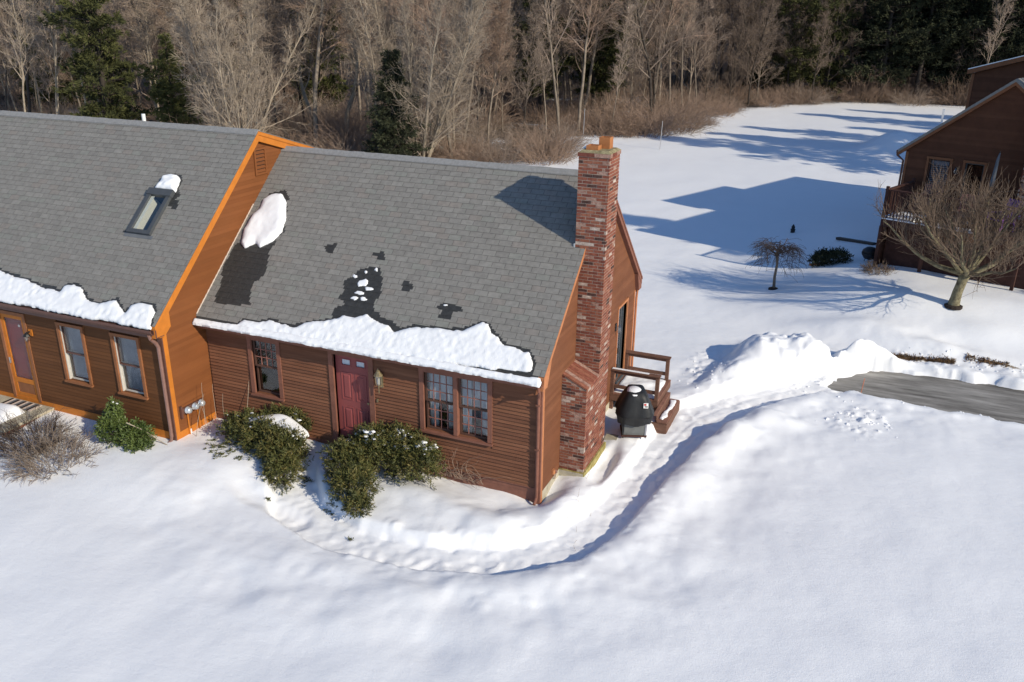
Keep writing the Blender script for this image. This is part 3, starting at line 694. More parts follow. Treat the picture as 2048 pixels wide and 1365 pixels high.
SNOW_A = [(-7.31, .02), (-7.25, .09), (-7.15, .22), (-6.73, .21), (-6.51, .32), (-6.29, .29), (-5.86, .23), (-5.65, .36), (-5.49, .42), (-5.02, .55), (-4.71, .72), (-4.45, .7), (-4.2, .85), (-3.96, .74), (-3.61, .65), (-3.38, .53), (-3.17, .66), (-2.97, .72), (-2.53, .79), (-2.18, .79), (-1.9, .81), (-1.76, .92), (-1.53, 1.08), (-1.4, 1.04), (-1.23, .86), (-.89, .66), (-.6, .62), (-.32, .59), (-.19, .38), (-.15, .14), (-.81, .09), (-2.12, .02), (-4.26, -.0), (-6.06, -.0)]
OVAL = [(-8.1, 3.64), (-7.83, 3.7), (-7.63, 3.54), (-7.37, 2.97), (-7.3, 2.62), (-7.43, 2.31), (-7.69, 2.1), (-7.86, 2.21), (-8.1, 2.03), (-8.24, 2.13), (-8.37, 2.55), (-8.34, 2.93), (-8.24, 3.17), (-8.27, 3.47)]
WET_A = [([(-8.05, 2.37), (-7.47, 2.52), (-7.29, 2.26), (-7.4, 2.1), (-7.3, 1.76), (-7.24, 1.35), (-7.41, 1.12), (-7.3, .72), (-7.2, .58), (-8.14, .46), (-8.25, .71), (-8.24, .92), (-8.42, 1.39), (-8.43, 1.81), (-8.43, 2.1)], 0),
         ([(-8.17, 3.63), (-7.81, 3.76), (-7.59, 3.55), (-7.8, 3.49), (-8.23, 3.4)], .03), ([(-7.47, 2.81), (-7.34, 2.95), (-7.23, 2.62), (-7.4, 2.38), (-7.57, 2.44)], .0),
         ([(-4.84, 1.9), (-4.37, 2.03), (-4.2, 1.73), (-4.07, 1.36), (-4.16, 1.15), (-4.06, .91), (-3.73, .78), (-3.37, .65), (-3.42, .46), (-3.75, .53), (-4.97, .57), (-5.04, .82), (-4.83, .98), (-5.03, 1.14), (-4.99, 1.35), (-5.09, 1.57), (-4.94, 1.69)], .02),
         ([(-6.05, 2.38), (-5.72, 2.45), (-5.72, 2.32), (-5.72, 2.21), (-5.82, 2.2), (-5.89, 2.32)], .01), ([(-4.76, 2.34), (-4.43, 2.43), (-4.38, 2.23), (-4.48, 2.22), (-4.58, 2.29)], .01),
         ([(-3.68, 1.7), (-3.6, 1.76), (-3.44, 1.74), (-3.39, 1.62), (-3.46, 1.53), (-3.6, 1.53)], .01), ([(-2.68, 1.26), (-2.51, 1.39), (-2.27, 1.36), (-2.03, 1.28), (-2.25, 1.17), (-2.25, 1.0), (-2.55, 1.01), (-2.49, 1.17)], .01),
         (SNOW_A, .035), (OVAL, .01)]
roofA, PA = roof_front(house, -LA+.004, .13, (-OA, HEA), SLA, .10, 5.09, WET_A, [SNOW_A, OVAL], 5, 300, skip=lambda x, s: x > .0 and 3.13 < s < 4.15)
ang = math.atan(SLA)
b = B(Fr((0, 0, 0), (0, 1, 0), (1, 0, 0)))
def slabA(x0, x1):
    b.prism([(-OA+.075, zroofA(-OA+.075)-.16), (YRA, HRA-.17), (WA+OA-.075, zroofA(WA+OA-.075)-.16), (WA+OA-.075, zroofA(WA+OA-.075)-.006), (YRA, HRA-.007), (-OA+.075, zroofA(-OA+.075)-.006)], x0, x1)
slabA(-LA+.003, -.003); b.part('roof_deck', M_ASPHE, roofA)
b = B(); rn = random.Random(4)                     # rear slope shingle courses
for k in range(35):
    s = .1+k*EXPO; y = WA+OA-s*math.cos(ang); z = HEA+s*math.sin(ang)
    b.hexa([(-LA+.01, y, z), (.13, y, z), (.13, y-.13, z+.117), (-LA+.01, y-.13, z+.117), (-LA+.01, y+.007, z+.008), (.13, y+.007, z+.008), (.13, y-.13, z+.119), (-LA+.01, y-.13, z+.119)])
props(b.part('rear_shingles', M_SHINGLE[0], roofA), kind='stuff')
ridge_caps(roofA, -LA+.004, .0, YRA, HRA, SLA, 3)
b = B(); b.bar(PA(-LA+.012, .15, .02), PA(-LA+.012, 3.3, .02), .02, .03); b.part('flashing', M_FLASHW, roofA)

roof_snow('roof_snow', SNOW_A, .055, PA, 'long ragged snow bank along the eave above the red door', seed=3, soft=.13, step=.025)
gp = [(-8.48, -.115), (-8.48, .03), (-7.4, .06), (-5, .07), (-3, .055), (-1.5, .06), (-.2, .055), (.05, .07), (.10, -.02), (.08, -.115)]
roof_snow('gutter_snow', gp, .055, PA, 'narrow strip of snow filling the gutter above the red door', seed=14, wob=.025, soft=.05)
roof_snow('roof_snow', OVAL, .12, PA, 'thick oval snow patch on the grey roof beside the orange gable', seed=7, wob=.03, soft=.20, rough=.3)
for i, (x, s, a_, b_, lb) in enumerate(((-4.89, 1.72, .07, .05, 'leftmost small snow blob on the big wet roof patch'), (-4.66, 1.86, .06, .04, 'small snow blob second from top on the wet roof patch'), (-4.43, 1.96, .045, .05, 'topmost tiny snow blob on the big wet roof patch'), (-4.61, 1.58, .11, .10, 'largest snow blob amid the big wet roof patch'), (-4.40, 1.45, .11, .045, 'wide flat snow blob right of centre on wet roof patch'), (-4.60, 1.32, .12, .045, 'wide flat snow blob low on the wet roof patch'), (-4.66, 1.16, .08, .05, 'lower left of the two bottom blobs on wet roof patch'), (-4.43, 1.19, .08, .055, 'lower right of the two bottom blobs on wet roof patch'), (-2.48, 1.34, .06, .03, 'tiny snow blob on the hook-shaped wet roof patch'))):
    blob(PA, x, s, a_*1.15, b_*1.1, .020, lb, 30+i)

# chimney
CD, YF, YU, YB, ZT = .557, 1.184, 2.022, 2.734, 6.86
ch = group_part('chimney', house)
def sh_z(x): return 2.42+(2.15-2.42)*x/CD
g = .0045
b = B(Fr((0, 0, 0), (1, 0, 0), (0, 1, 0)))
b.hexa([(.003, YF+g, .1), (CD-g, YF+g, .1), (CD-g, YU+g, .1), (.003, YU+g, .1), (.003, YF+g, 2.39), (CD-g, YF+g, 2.12), (CD-g, YU+g, 2.12), (.003, YU+g, 2.39)])
b.box(.003, CD-g, YU+g, YB-g, .1, 4.0); b.box(-.10, CD-g, YU+g, YB-g, 4.0, ZT)
b.part('mortar_core', M_MORTAR, ch)
BR, BH, BL = random.Random(8), .0677, .208
bricks = []
def pick():
    r = BR.random()
    return 0 if r < .38 else 1 if r < .62 else 2 if r < .78 else 3 if r < .855 else 4 if r < .965 else 5
def run(a, b_, off):
    out = []; p = a-off*BL
    while p < b_-.012:
        q0, q1 = max(p, a), min(p+BL-.013, b_)
        if q1-q0 > .03: out.append((q0, q1))
        p += BL
    return out
z = .16; k = 0; TH = .085
while z < ZT-.05:
    zt = z+BH-.0135; up = z > 2.10; off = .5*(k % 2); yf = YU if z+BH > 2.40 else YF; lo = .003 if z < 4.0 else -.10
    xl = CD
    if yf == YF and zt > 2.13:
        xl = max(.06, (2.42-zt)/.27*CD-.03)
    ev_ = k % 2 == 0
    for a, c in run(lo, xl-(0 if ev_ else TH), off): bricks.append(((a, yf, z), (c, yf+TH, zt), 2 if yf == YF else 2))
    y_lo = yf if yf == YU or zt <= 2.13 else YU
    for a, c in run(y_lo+(TH+.01 if ev_ else 0), YB-(TH+.01 if ev_ else 0), 1-off): bricks.append(((CD-TH, a, z), (CD, c, zt), 3))
    if yf == YF and zt > 2.13:
        for a, c in run(lo, CD-(0 if ev_ else TH), off): bricks.append(((a, YU, z), (c, YU+TH, zt), 1))
    for a, c in run(lo, CD-(0 if ev_ else TH), off): bricks.append(((a, YB-TH, z), (c, YB, zt), 0))
    if z > 4.6:
        for a, c in run(YU+TH+.01, YB-TH-.01, off): bricks.append(((lo, a, z), (lo+TH, c, zt), 0))
    z += BH; k += 1
zc = z
sc = []
for i, (p, q, w_) in enumerate(bricks):
    c = (Vector(p)+Vector(q))/2; sc.append(((c-CAM).length-(4 if w_ >= 2 else 0), i))
sc.sort(); keepb = {i for _, i in sc[:300]}
bm_cache = {}; rest = B()
for i, (p, q, w_) in enumerate(bricks):
    dx, dy, dzz = (q[j]-p[j] for j in range(3)); mi = pick(); jz = BR.uniform(-.0025, .003); jo = BR.uniform(-.002, .002)
    if i in keepb:
        key = (round(dx, 3), round(dy, 3), mi)
        if key not in bm_cache:
            bb = B(); bb.box(-dx/2, dx/2, -dy/2, dy/2, -dzz/2, dzz/2); bm_cache[key] = mkmesh('brick', bb.V, bb.F, M_BRICK[mi])
        link('brick', bm_cache[key], ch, ((p[0]+q[0])/2+(jz if w_ == 3 else 0), (p[1]+q[1])/2+(jz if w_ != 3 else 0), (p[2]+q[2])/2), (jo, jo, jo*2))
    else:
        rest.mi = mi; e = jz if True else 0
        rest.box(p[0], q[0]+(e if w_ == 3 else 0), p[1]+(e if w_ in (1, 2) else 0), q[1], p[2], q[2])
props(rest.part('bricks', M_BRICK, ch), kind='stuff')
# crown course, cap, flues
for i, (x0, x1, y0, y1) in enumerate(((-.118, .225, YU-.018, YU+.12), (.235, CD+.018, YU-.018, YU+.12), (CD-.10, CD+.018, YU+.13, YU+.42), (CD-.10, CD+.018, YU+.43, YB+.018), (-.118, .22, YB-.1, YB+.018), (.23, CD-.11, YB-.1, YB+.018), (-.118, -.02, YU+.13, YB-.11))):
    B().box(x0, x1, y0, y1, zc, zc+.075).part('crown_brick', M_BRICK[4 if i % 2 else 2], ch)
b = B(); b.hexa([(-.12, YU-.02, zc+.077), (CD+.02, YU-.02, zc+.077), (CD+.02, YB+.02, zc+.077), (-.12, YB+.02, zc+.077), (-.05, YU+.06, zc+.125), (CD-.05, YU+.06, zc+.125), (CD-.05, YB-.06, zc+.125), (-.05, YB-.06, zc+.125)]); b.part('cap', M_CROWN, ch)
def flue(x0, x1, y0, y1, h):
    b = B(); wall = .028; z0 = zc+.11
    for p in ((x0, x1, y0, y0+wall), (x0, x1, y1-wall, y1), (x0, x0+wall, y0+wall, y1-wall), (x1-wall, x1, y0+wall, y1-wall)): b.box(*p, z0, z0+h)
    f = b.part('flue', M_FLUE, ch); B().box(x0+wall, x1-wall, y0+wall, y1-wall, z0, z0+.03).part('flue_floor', M_FLUEI, ch)
flue(.20, .43, YU+.36, YU+.60, .24); flue(.02, .27, YU+.09, YU+.33, .10)
B().box(-.10, .06, YU+.25, YU+.62, zc+.118, zc+.15).part('snow', M_SNOW, ch)
# sloping shoulder of the fireplace block
for i in range(7):
    y0 = YF-.012+i*(YU-YF+.01)/7; y1 = YF-.012+(i+1)*(YU-YF+.01)/7-.008
    b = B(); b.hexa([(.005, y0, 2.402), (CD+.015, y0, 2.132), (CD+.015, y1, 2.132), (.005, y1, 2.402), (.005, y0, 2.445), (CD+.015, y0, 2.175), (CD+.015, y1, 2.175), (.005, y1, 2.445)]); b.part('shoulder_brick', M_BRICK[(1, 4, 1, 0, 1, 0, 4)[i]], ch)
b = B(); b.box(.0, CD+.04, YF-.05, YB+.04, -.5, .155); b.part('base', M_MOSS, ch)
b = B(); b.box(.001, CD+.02, YF-.055, YF-.051, -.2, .15); b.part('base_front', M_CONC, ch)
b = B(); b.box(-.13, -.10, YU-.02, YU-.001, 4.78, 5.05); b.box(-.14, .02, YU-.03, YU-.012, 4.78, 4.82); b.part('flashing', M_METAL, ch)

# sliding door and lamp on the gable
sl = group_part('sliding_door', house)
casing(sl, GA, *SLD, .06, M_TRIMG, sill=False, n1=.03)
for i, (p, q) in enumerate(((SLD[0]+.06, (SLD[0]+SLD[1])/2+.03), ((SLD[0]+SLD[1])/2-.03, SLD[1]-.06))):
    sash(sl, GA, p, q, SLD[2]+.05, SLD[3]-.06, -.04-.045*i, 1, 1, M_SKYF, M_SKYF, w=.05)
B(GA).box(SLD[0], SLD[1], -.14, .05, SLD[2]-.03, SLD[2]+.045).part('threshold', M_SKYF, sl)
curtain(sl, GA, SLD[0]+.08, SLD[1]-.08, SLD[2]+.06, SLD[3]-.1, -.25, M_CURT)
lp = group_part('wall_lamp', house)
B(GA).box(5.09, 5.19, .02, .04, 2.05, 2.25).part('back_plate', M_BLACK, lp)
b = B(); b.lathe((.12, 5.14, 2.0), [(.03, 0), (.05, .03), (.055, .16), (.03, .2), (.01, .24)], 8); b.part('lamp_glass', M_LGLASS, lp)
b = B(); b.tube([(.02, .79, .30), (.07, .79, .30), (.09, .79, .26)], .025, 8); b.tube([(.05, .79, .30), (.05, .86, .20), (.05, .80, .10), (.06, .70, .16), (.05, .76, .25)], .009, 5); b.part('spigot', M_GUTR, house)
b = B(); b.lathe((.03, .72, .26), [(.0, 0), (.05, .0), (.05, .10), (.0, .10)], 10); b.part('hose_box', M_TRIMG, house)
# lantern beside the red door
ln = group_part('wall_lantern', house); lx, lz = -3.72, 2.02; ly = -.14
B(FA).box(lx-.05, lx+.05, .02, .045, lz-.10, lz+.18).part('back_plate', M_BRASS, ln)
b = B(); b.tube([(lx, -.03, lz-.06), (lx, ly, lz-.06)], .010, 6); b.tube([(lx, ly, lz-.20), (lx, ly, lz+.02)], .012, 6); b.part('arm', M_BRASS, ln)
b = B()
for j in range(6):
    an = math.pi*j/3; b.tube([(lx+.06*math.cos(an), ly+.06*math.sin(an), lz), (lx+.085*math.cos(an), ly+.085*math.sin(an), lz+.22)], .006, 4)
b.part('cage', M_BRASS, ln)
b = B(); b.lathe((lx, ly, lz), [(.055, .0), (.08, .215)], 6); b.part('lamp_glass', M_LGLASS, ln)
b = B(); b.lathe((lx, ly, lz+.22), [(.105, 0), (.10, .015), (.05, .07), (.04, .10), (.05, .11), (.015, .14), (.0, .17)], 8); b.part('lantern_roof', M_BRASS, ln)
b = B(); b.lathe((lx, ly, lz+.01), [(.02, 0), (.022, .11), (.005, .14)], 8); b.part('bulb', M_WHITE, ln)
b = B(); b.box(-3.845, -3.815, -.055, -.02, 1.54, 1.62); b.part('doorbell', M_BRASS, house)

# ------------------------------------------------------------------ the taller house on the left
LB, DB, OB, HEB, YRB, HRB = 8.505, 1.347, .327, 3.05, 2.427, 6.81
SLB = (HRB-HEB)/(YRB+DB+OB); XB0 = -20.5; YBR = 8.4; SLR = .307          # long shallow rear slope
def zroofB(y): return HRB-(YRB-y)*SLB if y < YRB else HRB-(y-YRB)*SLR
hb = thing('house', 'taller left house with orange gable trim, skylight and glass storm door', 'house', (-LB, -DB, 0))
FB = Fr((0, -DB, 0), (1, 0, 0), (0, -1, 0)); GB = Fr((-LB, 0, 0), (0, 1, 0), (1, 0, 0))
V1 = (-11.708, -10.858, 1.163, 2.677); V2 = (-10.013, -9.157, 1.163, 2.677); DBo = (-13.72, -12.755, .41, 2.70)
wb = group_part('wall', hb)
def openB(h, w=.075): return (h[0]+w, h[1]-w, h[2]+.045, h[3]-w)
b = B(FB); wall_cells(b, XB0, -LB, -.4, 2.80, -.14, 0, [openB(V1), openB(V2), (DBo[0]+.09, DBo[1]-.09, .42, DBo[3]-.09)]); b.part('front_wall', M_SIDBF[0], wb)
b = B(GB); b.prism([(-DB+.141, -.4), (YBR, -.4), (YBR, zroofB(YBR)-.2), (YRB, HRB-.25), (-DB+.141, 2.9)], -.14, 0); b.part('gable_wall', M_SIDB[0], wb)
b = B(); b.box(XB0, -LB-.14, YBR-.14, YBR, -.4, zroofB(YBR)-.2); b.box(XB0, XB0+.14, -DB+.15, YBR-.15, -.4, 2.8); b.part('rear_wall', M_SIDB[0], wb)
b = B(Fr((XB0, 0, 0), (0, 1, 0), (1, 0, 0))); b.prism([(-DB+.2, 2.801), (YBR-.2, 2.801), (YBR-.2, zroofB(YBR)-.3), (YRB, HRB-.3)], 0, .14); b.part('far_gable_wall', M_SIDB[0], wb)
EXB = .090
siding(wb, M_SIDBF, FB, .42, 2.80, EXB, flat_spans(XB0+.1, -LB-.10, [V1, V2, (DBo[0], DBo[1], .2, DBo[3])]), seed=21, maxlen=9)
def gspB(z, zt):
    def lim(zz):
        if zz < 2.75: return (-DB+.10, YBR-.1)
        dy = (HRB-.26-zz)/SLB; return (YRB-dy, min(YBR-.1, YRB+(HRB-.26-zz)/SLR))
    l0, l1 = lim(z), lim(zt); out = []
    # only what shows beside and above the lower roof
    for (p, q) in cut(l0[0], l0[1], [(2.27, 2.75, 5.72, 6.42)], z, zt):
        q_ = q
        if z < 2.5: q_ = min(q, -.005)
        if q_-p < .04: continue
        p1 = l1[0] if abs(p-l0[0]) < 1e-6 else p
        q1 = l1[1] if abs(q_-l0[1]) < 1e-6 else q_
        out.append(((p, q_), (p1, max(q1, p1+.005))))
    return out
siding(wb, M_SIDB, GB, .38, 6.42, EXB, gspB, seed=22, maxlen=20)
B(FB).box(XB0, -LB-.001, .001, .025, .20, .418).part('skirt_board', M_TRIMO, wb)
B(GB).box(-DB+.001, -.01, .001, .025, .17, .378).part('skirt_board', M_TRIMO, wb)
B(FB).box(XB0, -LB, .0, .012, -.4, .198).part('foundation', M_CONC, wb)
B(GB).box(-DB-.011, 0, .0, .012, -.4, .168).part('foundation', M_CONC, wb)
B(FB).box(-LB-.10, -LB+.028, -.002, .030, .17, 2.80).part('corner_board', M_GUTB, wb)
B(GB).box(-DB+.002, -DB+.125, .0, .027, .165, 3.05).part('corner_board', M_TRIMO, wb)
B(FB).box(XB0, -LB-.1, .004, .03, 2.72, 2.86).part('frieze_board', M_GUTB, wb)
B(GB).box(-1.1, -.25, .001, .012, .45, 1.05).part('meter_board', M_SIDB[1], wb)
for V in (V1, V2):
    wn = win_part(hb); a0, a1, z0, z1 = openB(V); casing(wn, FB, *V, .075, M_TRIMW)
    zm = (z0+z1)/2
    sash(wn, FB, a0, a1, zm-.02, z1, -.03, 1, 1, M_GUTB, M_GUTB, M_GLASSD, w=.035); sash(wn, FB, a0, a1, z0, zm+.02, -.07, 1, 1, M_SASHW, M_GUTB, M_GLASSD, w=.035)
    b = B(FB); b.box(a0+.03, a1-.03, -.15, -.145, z0+.02, z1); b.part('blind', M_CURTB, wn)
    B(FB).box(a0, a0+.02, -.10, .01, z0, z1).part('screen_frame', M_SASHW, wn)
# storm door
sdr = group_part('storm_door', hb); q0, q1, q2 = DBo[0]+.09, DBo[1]-.09, DBo[3]-.09
for a_, c_ in ((DBo[0], q0), (q1, DBo[1])): B(FB).box(a_, c_, -.10, .035, .36, DBo[3]-.09).part('casing', M_TRIMO if False else M_TRIMW, sdr)
B(FB).box(DBo[0], DBo[1], -.10, .037, q2, DBo[3]).part('casing', M_TRIMW, sdr)
b = B(FB); wall_cells(b, q0, q1, .42, q2, -.03, .005, [(q0+.09, q1-.09, .92, q2-.10), (q0+.10, q1-.10, .52, .80)]); b.part('door_frame', M_TRIMO, sdr)
B(FB).box(q0+.10, q1-.10, -.025, -.01, .52, .80).part('kick_panel', M_TRIMW, sdr)
pane(sdr, FB, q0+.09, q1-.09, .92, q2-.10, -.012, M_GLASSC)
B(FB).box(q0, q1, -.10, -.06, .42, q2).part('inner_door', M_DOORB, sdr)
B(FB).box(q0+.03, q0+.06, .005, .04, 1.30, 1.45).part('door_handle', M_STEEL, sdr)
b = B(); b.lathe((0, 0, 0), [(0, 0), (.035, 0), (.03, .01), (0, .012)], 10)
b.V = [Vector((v.x+q1-.27, -DB+.055-v.z, v.y+2.32)) for v in b.V]; b.part('knocker', M_WHITE, sdr)
lb = group_part('wall_lantern', hb)
B(FB).box(-12.70, -12.58, .02, .04, 2.17, 2.33).part('back_plate', M_TRIMO, lb)
b = B(); b.lathe((-12.66, -DB-.13, 2.05), [(.02, 0), (.05, .02), (.07, .15), (.04, .18), (.0, .25)], 8); b.part('lamp_glass', M_LGLASS, lb)
b = B(); b.tube([(-12.66, -DB-.04, 2.27), (-12.66, -DB-.13, 2.27)], .02, 6); b.lathe((-12.66, -DB-.13, 2.19), [(.085, 0), (.06, .05), (.0, .10)], 8); b.part('lamp_hood', M_BLACK, lb)
# eave B
eb = group_part('eave', hb)
B(FB).box(XB0, -LB+.10, .001, .245, 2.83, 2.85).part('soffit', M_GUTB, eb)
B(FB).box(XB0, -LB+.115, .225, .25, 2.85, 3.07).part('fascia', M_GUTB, eb)
b = B(); b.fr = Fr((0, -DB, 0), (0, -1, 0), (1, 0, 0)); b.prism([(.252, 2.93), (.318, 2.93), (.352, 2.99), (.352, 3.04), (.338, 3.04), (.338, 3.01), (.310, 2.945), (.266, 2.945), (.266, 3.03), (.252, 3.03)], XB0, -LB+.08); b.part('gutter', M_GUTB, eb)
b = B(); xx = -LB-.055; yy = -DB
b.tube([(xx+.02, yy-.30, 2.93), (xx+.02, yy-.27, 2.82), (xx, yy-.12, 2.66), (xx, yy-.07, 2.55), (xx, yy-.07, .35), (xx-.02, yy-.09, .22), (xx-.06, yy-.25, .16)], .042, 8); b.part('downspout', M_GUTR, eb)
for d0_, d1_, n0, n1, nm in ((-.012, -.24, .002, .10, 'rake_board'), (.0, -.085, .102, .122, 'rake_moulding')):
    y0, y1 = -DB-OB+.07, YBR+.25
    B(GB).prism([(y0, zroofB(y0)+d0_), (YRB, HRB+d0_), (YRB, HRB+d1_), (y0, zroofB(y0)+d1_)], n0, n1).part(nm, M_TRIMO, eb)
    B(GB).prism([(YRB, HRB+d0_), (y1, zroofB(y1)+d0_), (y1, zroofB(y1)+d1_), (YRB, HRB+d1_)], n0, n1).part(nm, M_TRIMO, eb)
y0 = -DB-OB+.07
B(GB).prism([(y0, zroofB(y0)-.24), (y0, 2.84), (-DB+.001, 2.80), (-DB+.22, 2.98), (-DB+.22, zroofB(-DB+.22)-.24)], .003, .098).part('eave_return', M_TRIMO, eb)
SNOW_B = [(-20.4, .9), (-17, .7), (-15.5, .95), (-13.88, .85), (-13.38, .75), (-12.56, .67), (-12.18, .59), (-11.83, .56), (-11.5, .54), (-11.45, .7), (-11.18, .77), (-10.88, .68), (-10.58, .45), (-10.16, .39), (-10.03, .47), (-9.76, .58), (-9.47, .37), (-9.33, .26), (-9.3, .5), (-9.04, .6), (-8.74, .59), (-8.55, .45), (-8.54, .26), (-8.46, .03), (-9.19, .02), (-11.5, .02), (-20.4, .02)]
SKSN = [(-10.42, 3.55), (-10.37, 3.97), (-10.18, 4.05), (-9.97, 4.04), (-9.85, 3.92), (-9.8, 3.65), (-9.78, 3.56)]
WET_B = [(SNOW_B, .035), (SKSN, .03), ([(-9.9, 3.57), (-9.76, 3.61), (-9.66, 3.49), (-9.72, 3.34), (-9.57, 3.29), (-9.53, 3.11), (-9.78, 3.19)], .02), ([(-10.66, 2.30), (-10.57, 2.5), (-10.44, 2.32)], .02)]
SKY4 = (-10.52, -9.82, 2.31, 3.56)
roofB, PB = roof_front(hb, XB0, -LB+.12, (-DB-OB, HEB), SLB, .10, 5.54, WET_B, [SNOW_B], 6, 300, hole=(SKY4[0]+.06, SKY4[1]-.06, SKY4[2]+.06, SKY4[3]-.06))
b = B(Fr((0, 0, 0), (0, 1, 0), (1, 0, 0))); ye, yh = -DB-OB+.075, YBR+.26
def Ppt(s, n): q = PB(0, s, n); return (q.y, q.z)
def slabB(x0, x1, sa, sb): b.prism([Ppt(sa, -.16), Ppt(sb, -.16), Ppt(sb, -.006), Ppt(sa, -.006)], x0, x1)
slabB(XB0, SKY4[0]+.06, .1, 5.54); slabB(SKY4[0]+.06, SKY4[1]-.06, .1, SKY4[2]+.05); slabB(SKY4[0]+.06, SKY4[1]-.06, SKY4[3]-.05, 5.54); slabB(SKY4[1]-.06, -LB-.003, .1, 5.54)
b.part('roof_deck', M_ASPHE, roofB)
b = B(Fr((0, 0, 0), (0, 1, 0), (1, 0, 0))); b.prism([(YRB, HRB-.15), (yh, zroofB(yh)-.15), (yh, zroofB(yh)), (YRB, HRB)], XB0, -LB-.003); b.prism([(YRB, HRB+.004), (yh, zroofB(yh)+.004), (yh, zroofB(yh)+.016), (YRB, HRB+.016)], XB0+.1, -LB+.135); b.part('rear_roof_deck', M_SHINGLE[0], roofB)
ridge_caps(roofB, XB0, -LB+.12, YRB, HRB, SLB, 9)
roof_snow('roof_snow', SNOW_B, .065, PB, 'snow bank with wavy top edge along the left house eave', seed=17, step=.035, soft=.14)
roof_snow('roof_snow', SKSN, .13, PB, 'small snow hood just above the skylight', seed=19, wob=.02, soft=.12)
# skylight
sk = group_part('skylight', hb)
def sbox(x0, x1, s0, s1, n0, n1, name, m):
    b = B(); P8 = [PB(x0, s0, n0), PB(x1, s0, n0), PB(x1, s1, n0), PB(x0, s1, n0), PB(x0, s0, n1), PB(x1, s0, n1), PB(x1, s1, n1), PB(x0, s1, n1)]
    b.V = P8; b.F = [(0, 3, 2, 1), (4, 5, 6, 7), (0, 1, 5, 4), (1, 2, 6, 5), (2, 3, 7, 6), (3, 0, 4, 7)]; b.fm = [0]*6
    return b.part(name, m, sk)
x0, x1, s0, s1 = SKY4
sbox(x0, x0+.11, s0+.10, s1-.17, -.02, .085, 'frame_side', M_SKYF); sbox(x1-.11, x1, s0+.10, s1-.17, -.02, .085, 'frame_side', M_SKYF)
sbox(x0-.01, x1+.01, s0, s0+.10, -.02, .078, 'frame_bottom', M_SKYF); sbox(x0-.02, x1+.02, s1-.17, s1+.01, -.02, .11, 'frame_top', M_SKYF)
sbox(x0+.112, x1-.112, s0+.102, s1-.172, .040, .046, 'pane', M_GLASS)
sbox(x0-.08, x1+.08, s0-.10, s0-.001, .004, .012, 'flashing_apron', M_GUTR if False else M_UMB)
sbox(x0+.07, x0+.108, s0+.05, s1-.1, -.55, .035, 'shaft_wall', M_BLIND2); sbox(x1-.108, x1-.07, s0+.05, s1-.1, -.55, .035, 'shaft_wall', M_NAVY)  # navy wall carries the pane's dark reflection in its colour
sbox(x0+.07, x1-.07, s1-.16, s1-.10, -.55, .03, 'shaft_wall', M_NAVY); sbox(x0+.07, x1-.07, s0+.05, s1-.1, -.60, -.552, 'shaft_floor', M_NAVY)
sbox(x0+.07, x1-.07, s0+.05, s0+.098, -.55, .03, 'shaft_wall', M_NAVY)
sbox(x0+.109, x0+.20, s0+.11, s1-.18, .022, .03, 'blind_cassette', M_BLIND2)
b = B(); b.tube([(-12.32, 2.75, 6.3), (-12.32, 2.75, 6.98)], .05, 10); b.part('vent_pipe', M_WHITE, hb)
# gable louvre
gv = group_part('gable_vent', hb)
b = B(GB); wall_cells(b, 2.29, 2.73, 5.75, 6.40, .001, .04, [(2.34, 2.68, 5.80, 6.35)]); b.part('vent_frame', M_SIDB[2], gv)
B(GB).box(2.34, 2.68, .001, .004, 5.80, 6.35).part('vent_back', M_BLIND, gv)
for i in range(6):
    z = 5.81+i*.09; b = B(GB); b.hexa([(2.341, .004, z+.05), (2.679, .004, z+.05), (2.679, .036, z), (2.341, .036, z), (2.341, .004, z+.065), (2.679, .004, z+.065), (2.679, .036, z+.015), (2.341, .036, z+.015)]); b.part('louvre', M_SIDB[1], gv)
# electric meters
mt = group_part('electric_meters', hb)
B(GB).box(-1.12, -.42, .026, .075, .79, .93).part('meter_trough', M_GUTB, mt)
for y in (-.99, -.76, -.56):
    b = B(); b.lathe((0, 0, 0), [(.075, 0), (.085, .02), (.085, .035), (.075, .04), (.072, .10), (.055, .125), (0, .13)], 16)
    b.V = [Vector((-LB+.076+v.z, y+v.x, .86+v.y)) for v in b.V]; b.part('meter', M_METER, mt, True)
B(GB).box(-1.16, -1.12, .026, .09, .70, 1.0).part('meter_trough_end', M_GUTB, mt)
b = B()
for y in (-.95, -.62): b.tube([(-LB+.045, y, .79), (-LB+.045, y, .05)], .018, 6)
b.part('conduit', M_TRIMO, mt)
B(GB).box(-.93, -.88, .026, .05, .20, .32).part('outlet_box', M_WHITE, hb)

# brick stoop with doormat before the storm door
st = thing('stoop', 'low brick and stone stoop before the glass storm door', 'stoop', (-14.2, -1.9, 0))
sx0, sx1, sy0, sy1 = -15.6, -12.35, -2.75, -DB-.03
B().box(sx0, sx1, sy0, sy1, .25, .31).part('slab', M_CONC, st)
rn = random.Random(2)
for r in range(5):
    z = .0+r*.05-.01; p = sy0+.02-(.1 if r % 2 else 0)
    while p < sy1-.03:
        a_, c_ = max(p, sy0+.02), min(p+.2, sy1)
        if c_-a_ > .03: B().box(sx1-.12, sx1-.02, a_, c_, z, z+.042).part('brick', M_BRICK[rn.choice((0, 1, 2, 4))], st)
        p += .21
B().box(sx0, sx1-.03, sy0+.03, sy1, -.2, .248).part('mortar_core', M_MORTAR, st)
mtm = thing('doormat', 'striped blue and tan doormat lying before the storm door', 'doormat', (-13.2, -1.6, .31))
for i in range(14):
    a_ = -13.75+i*.075; B().box(a_, a_+.072, -1.78, -1.42, .312, .325).part('stripe', (M_BLACK, M_FLASHW, M_UMB)[i % 3], mtm)
b = B(); n = 26; m_ = 14; V = []
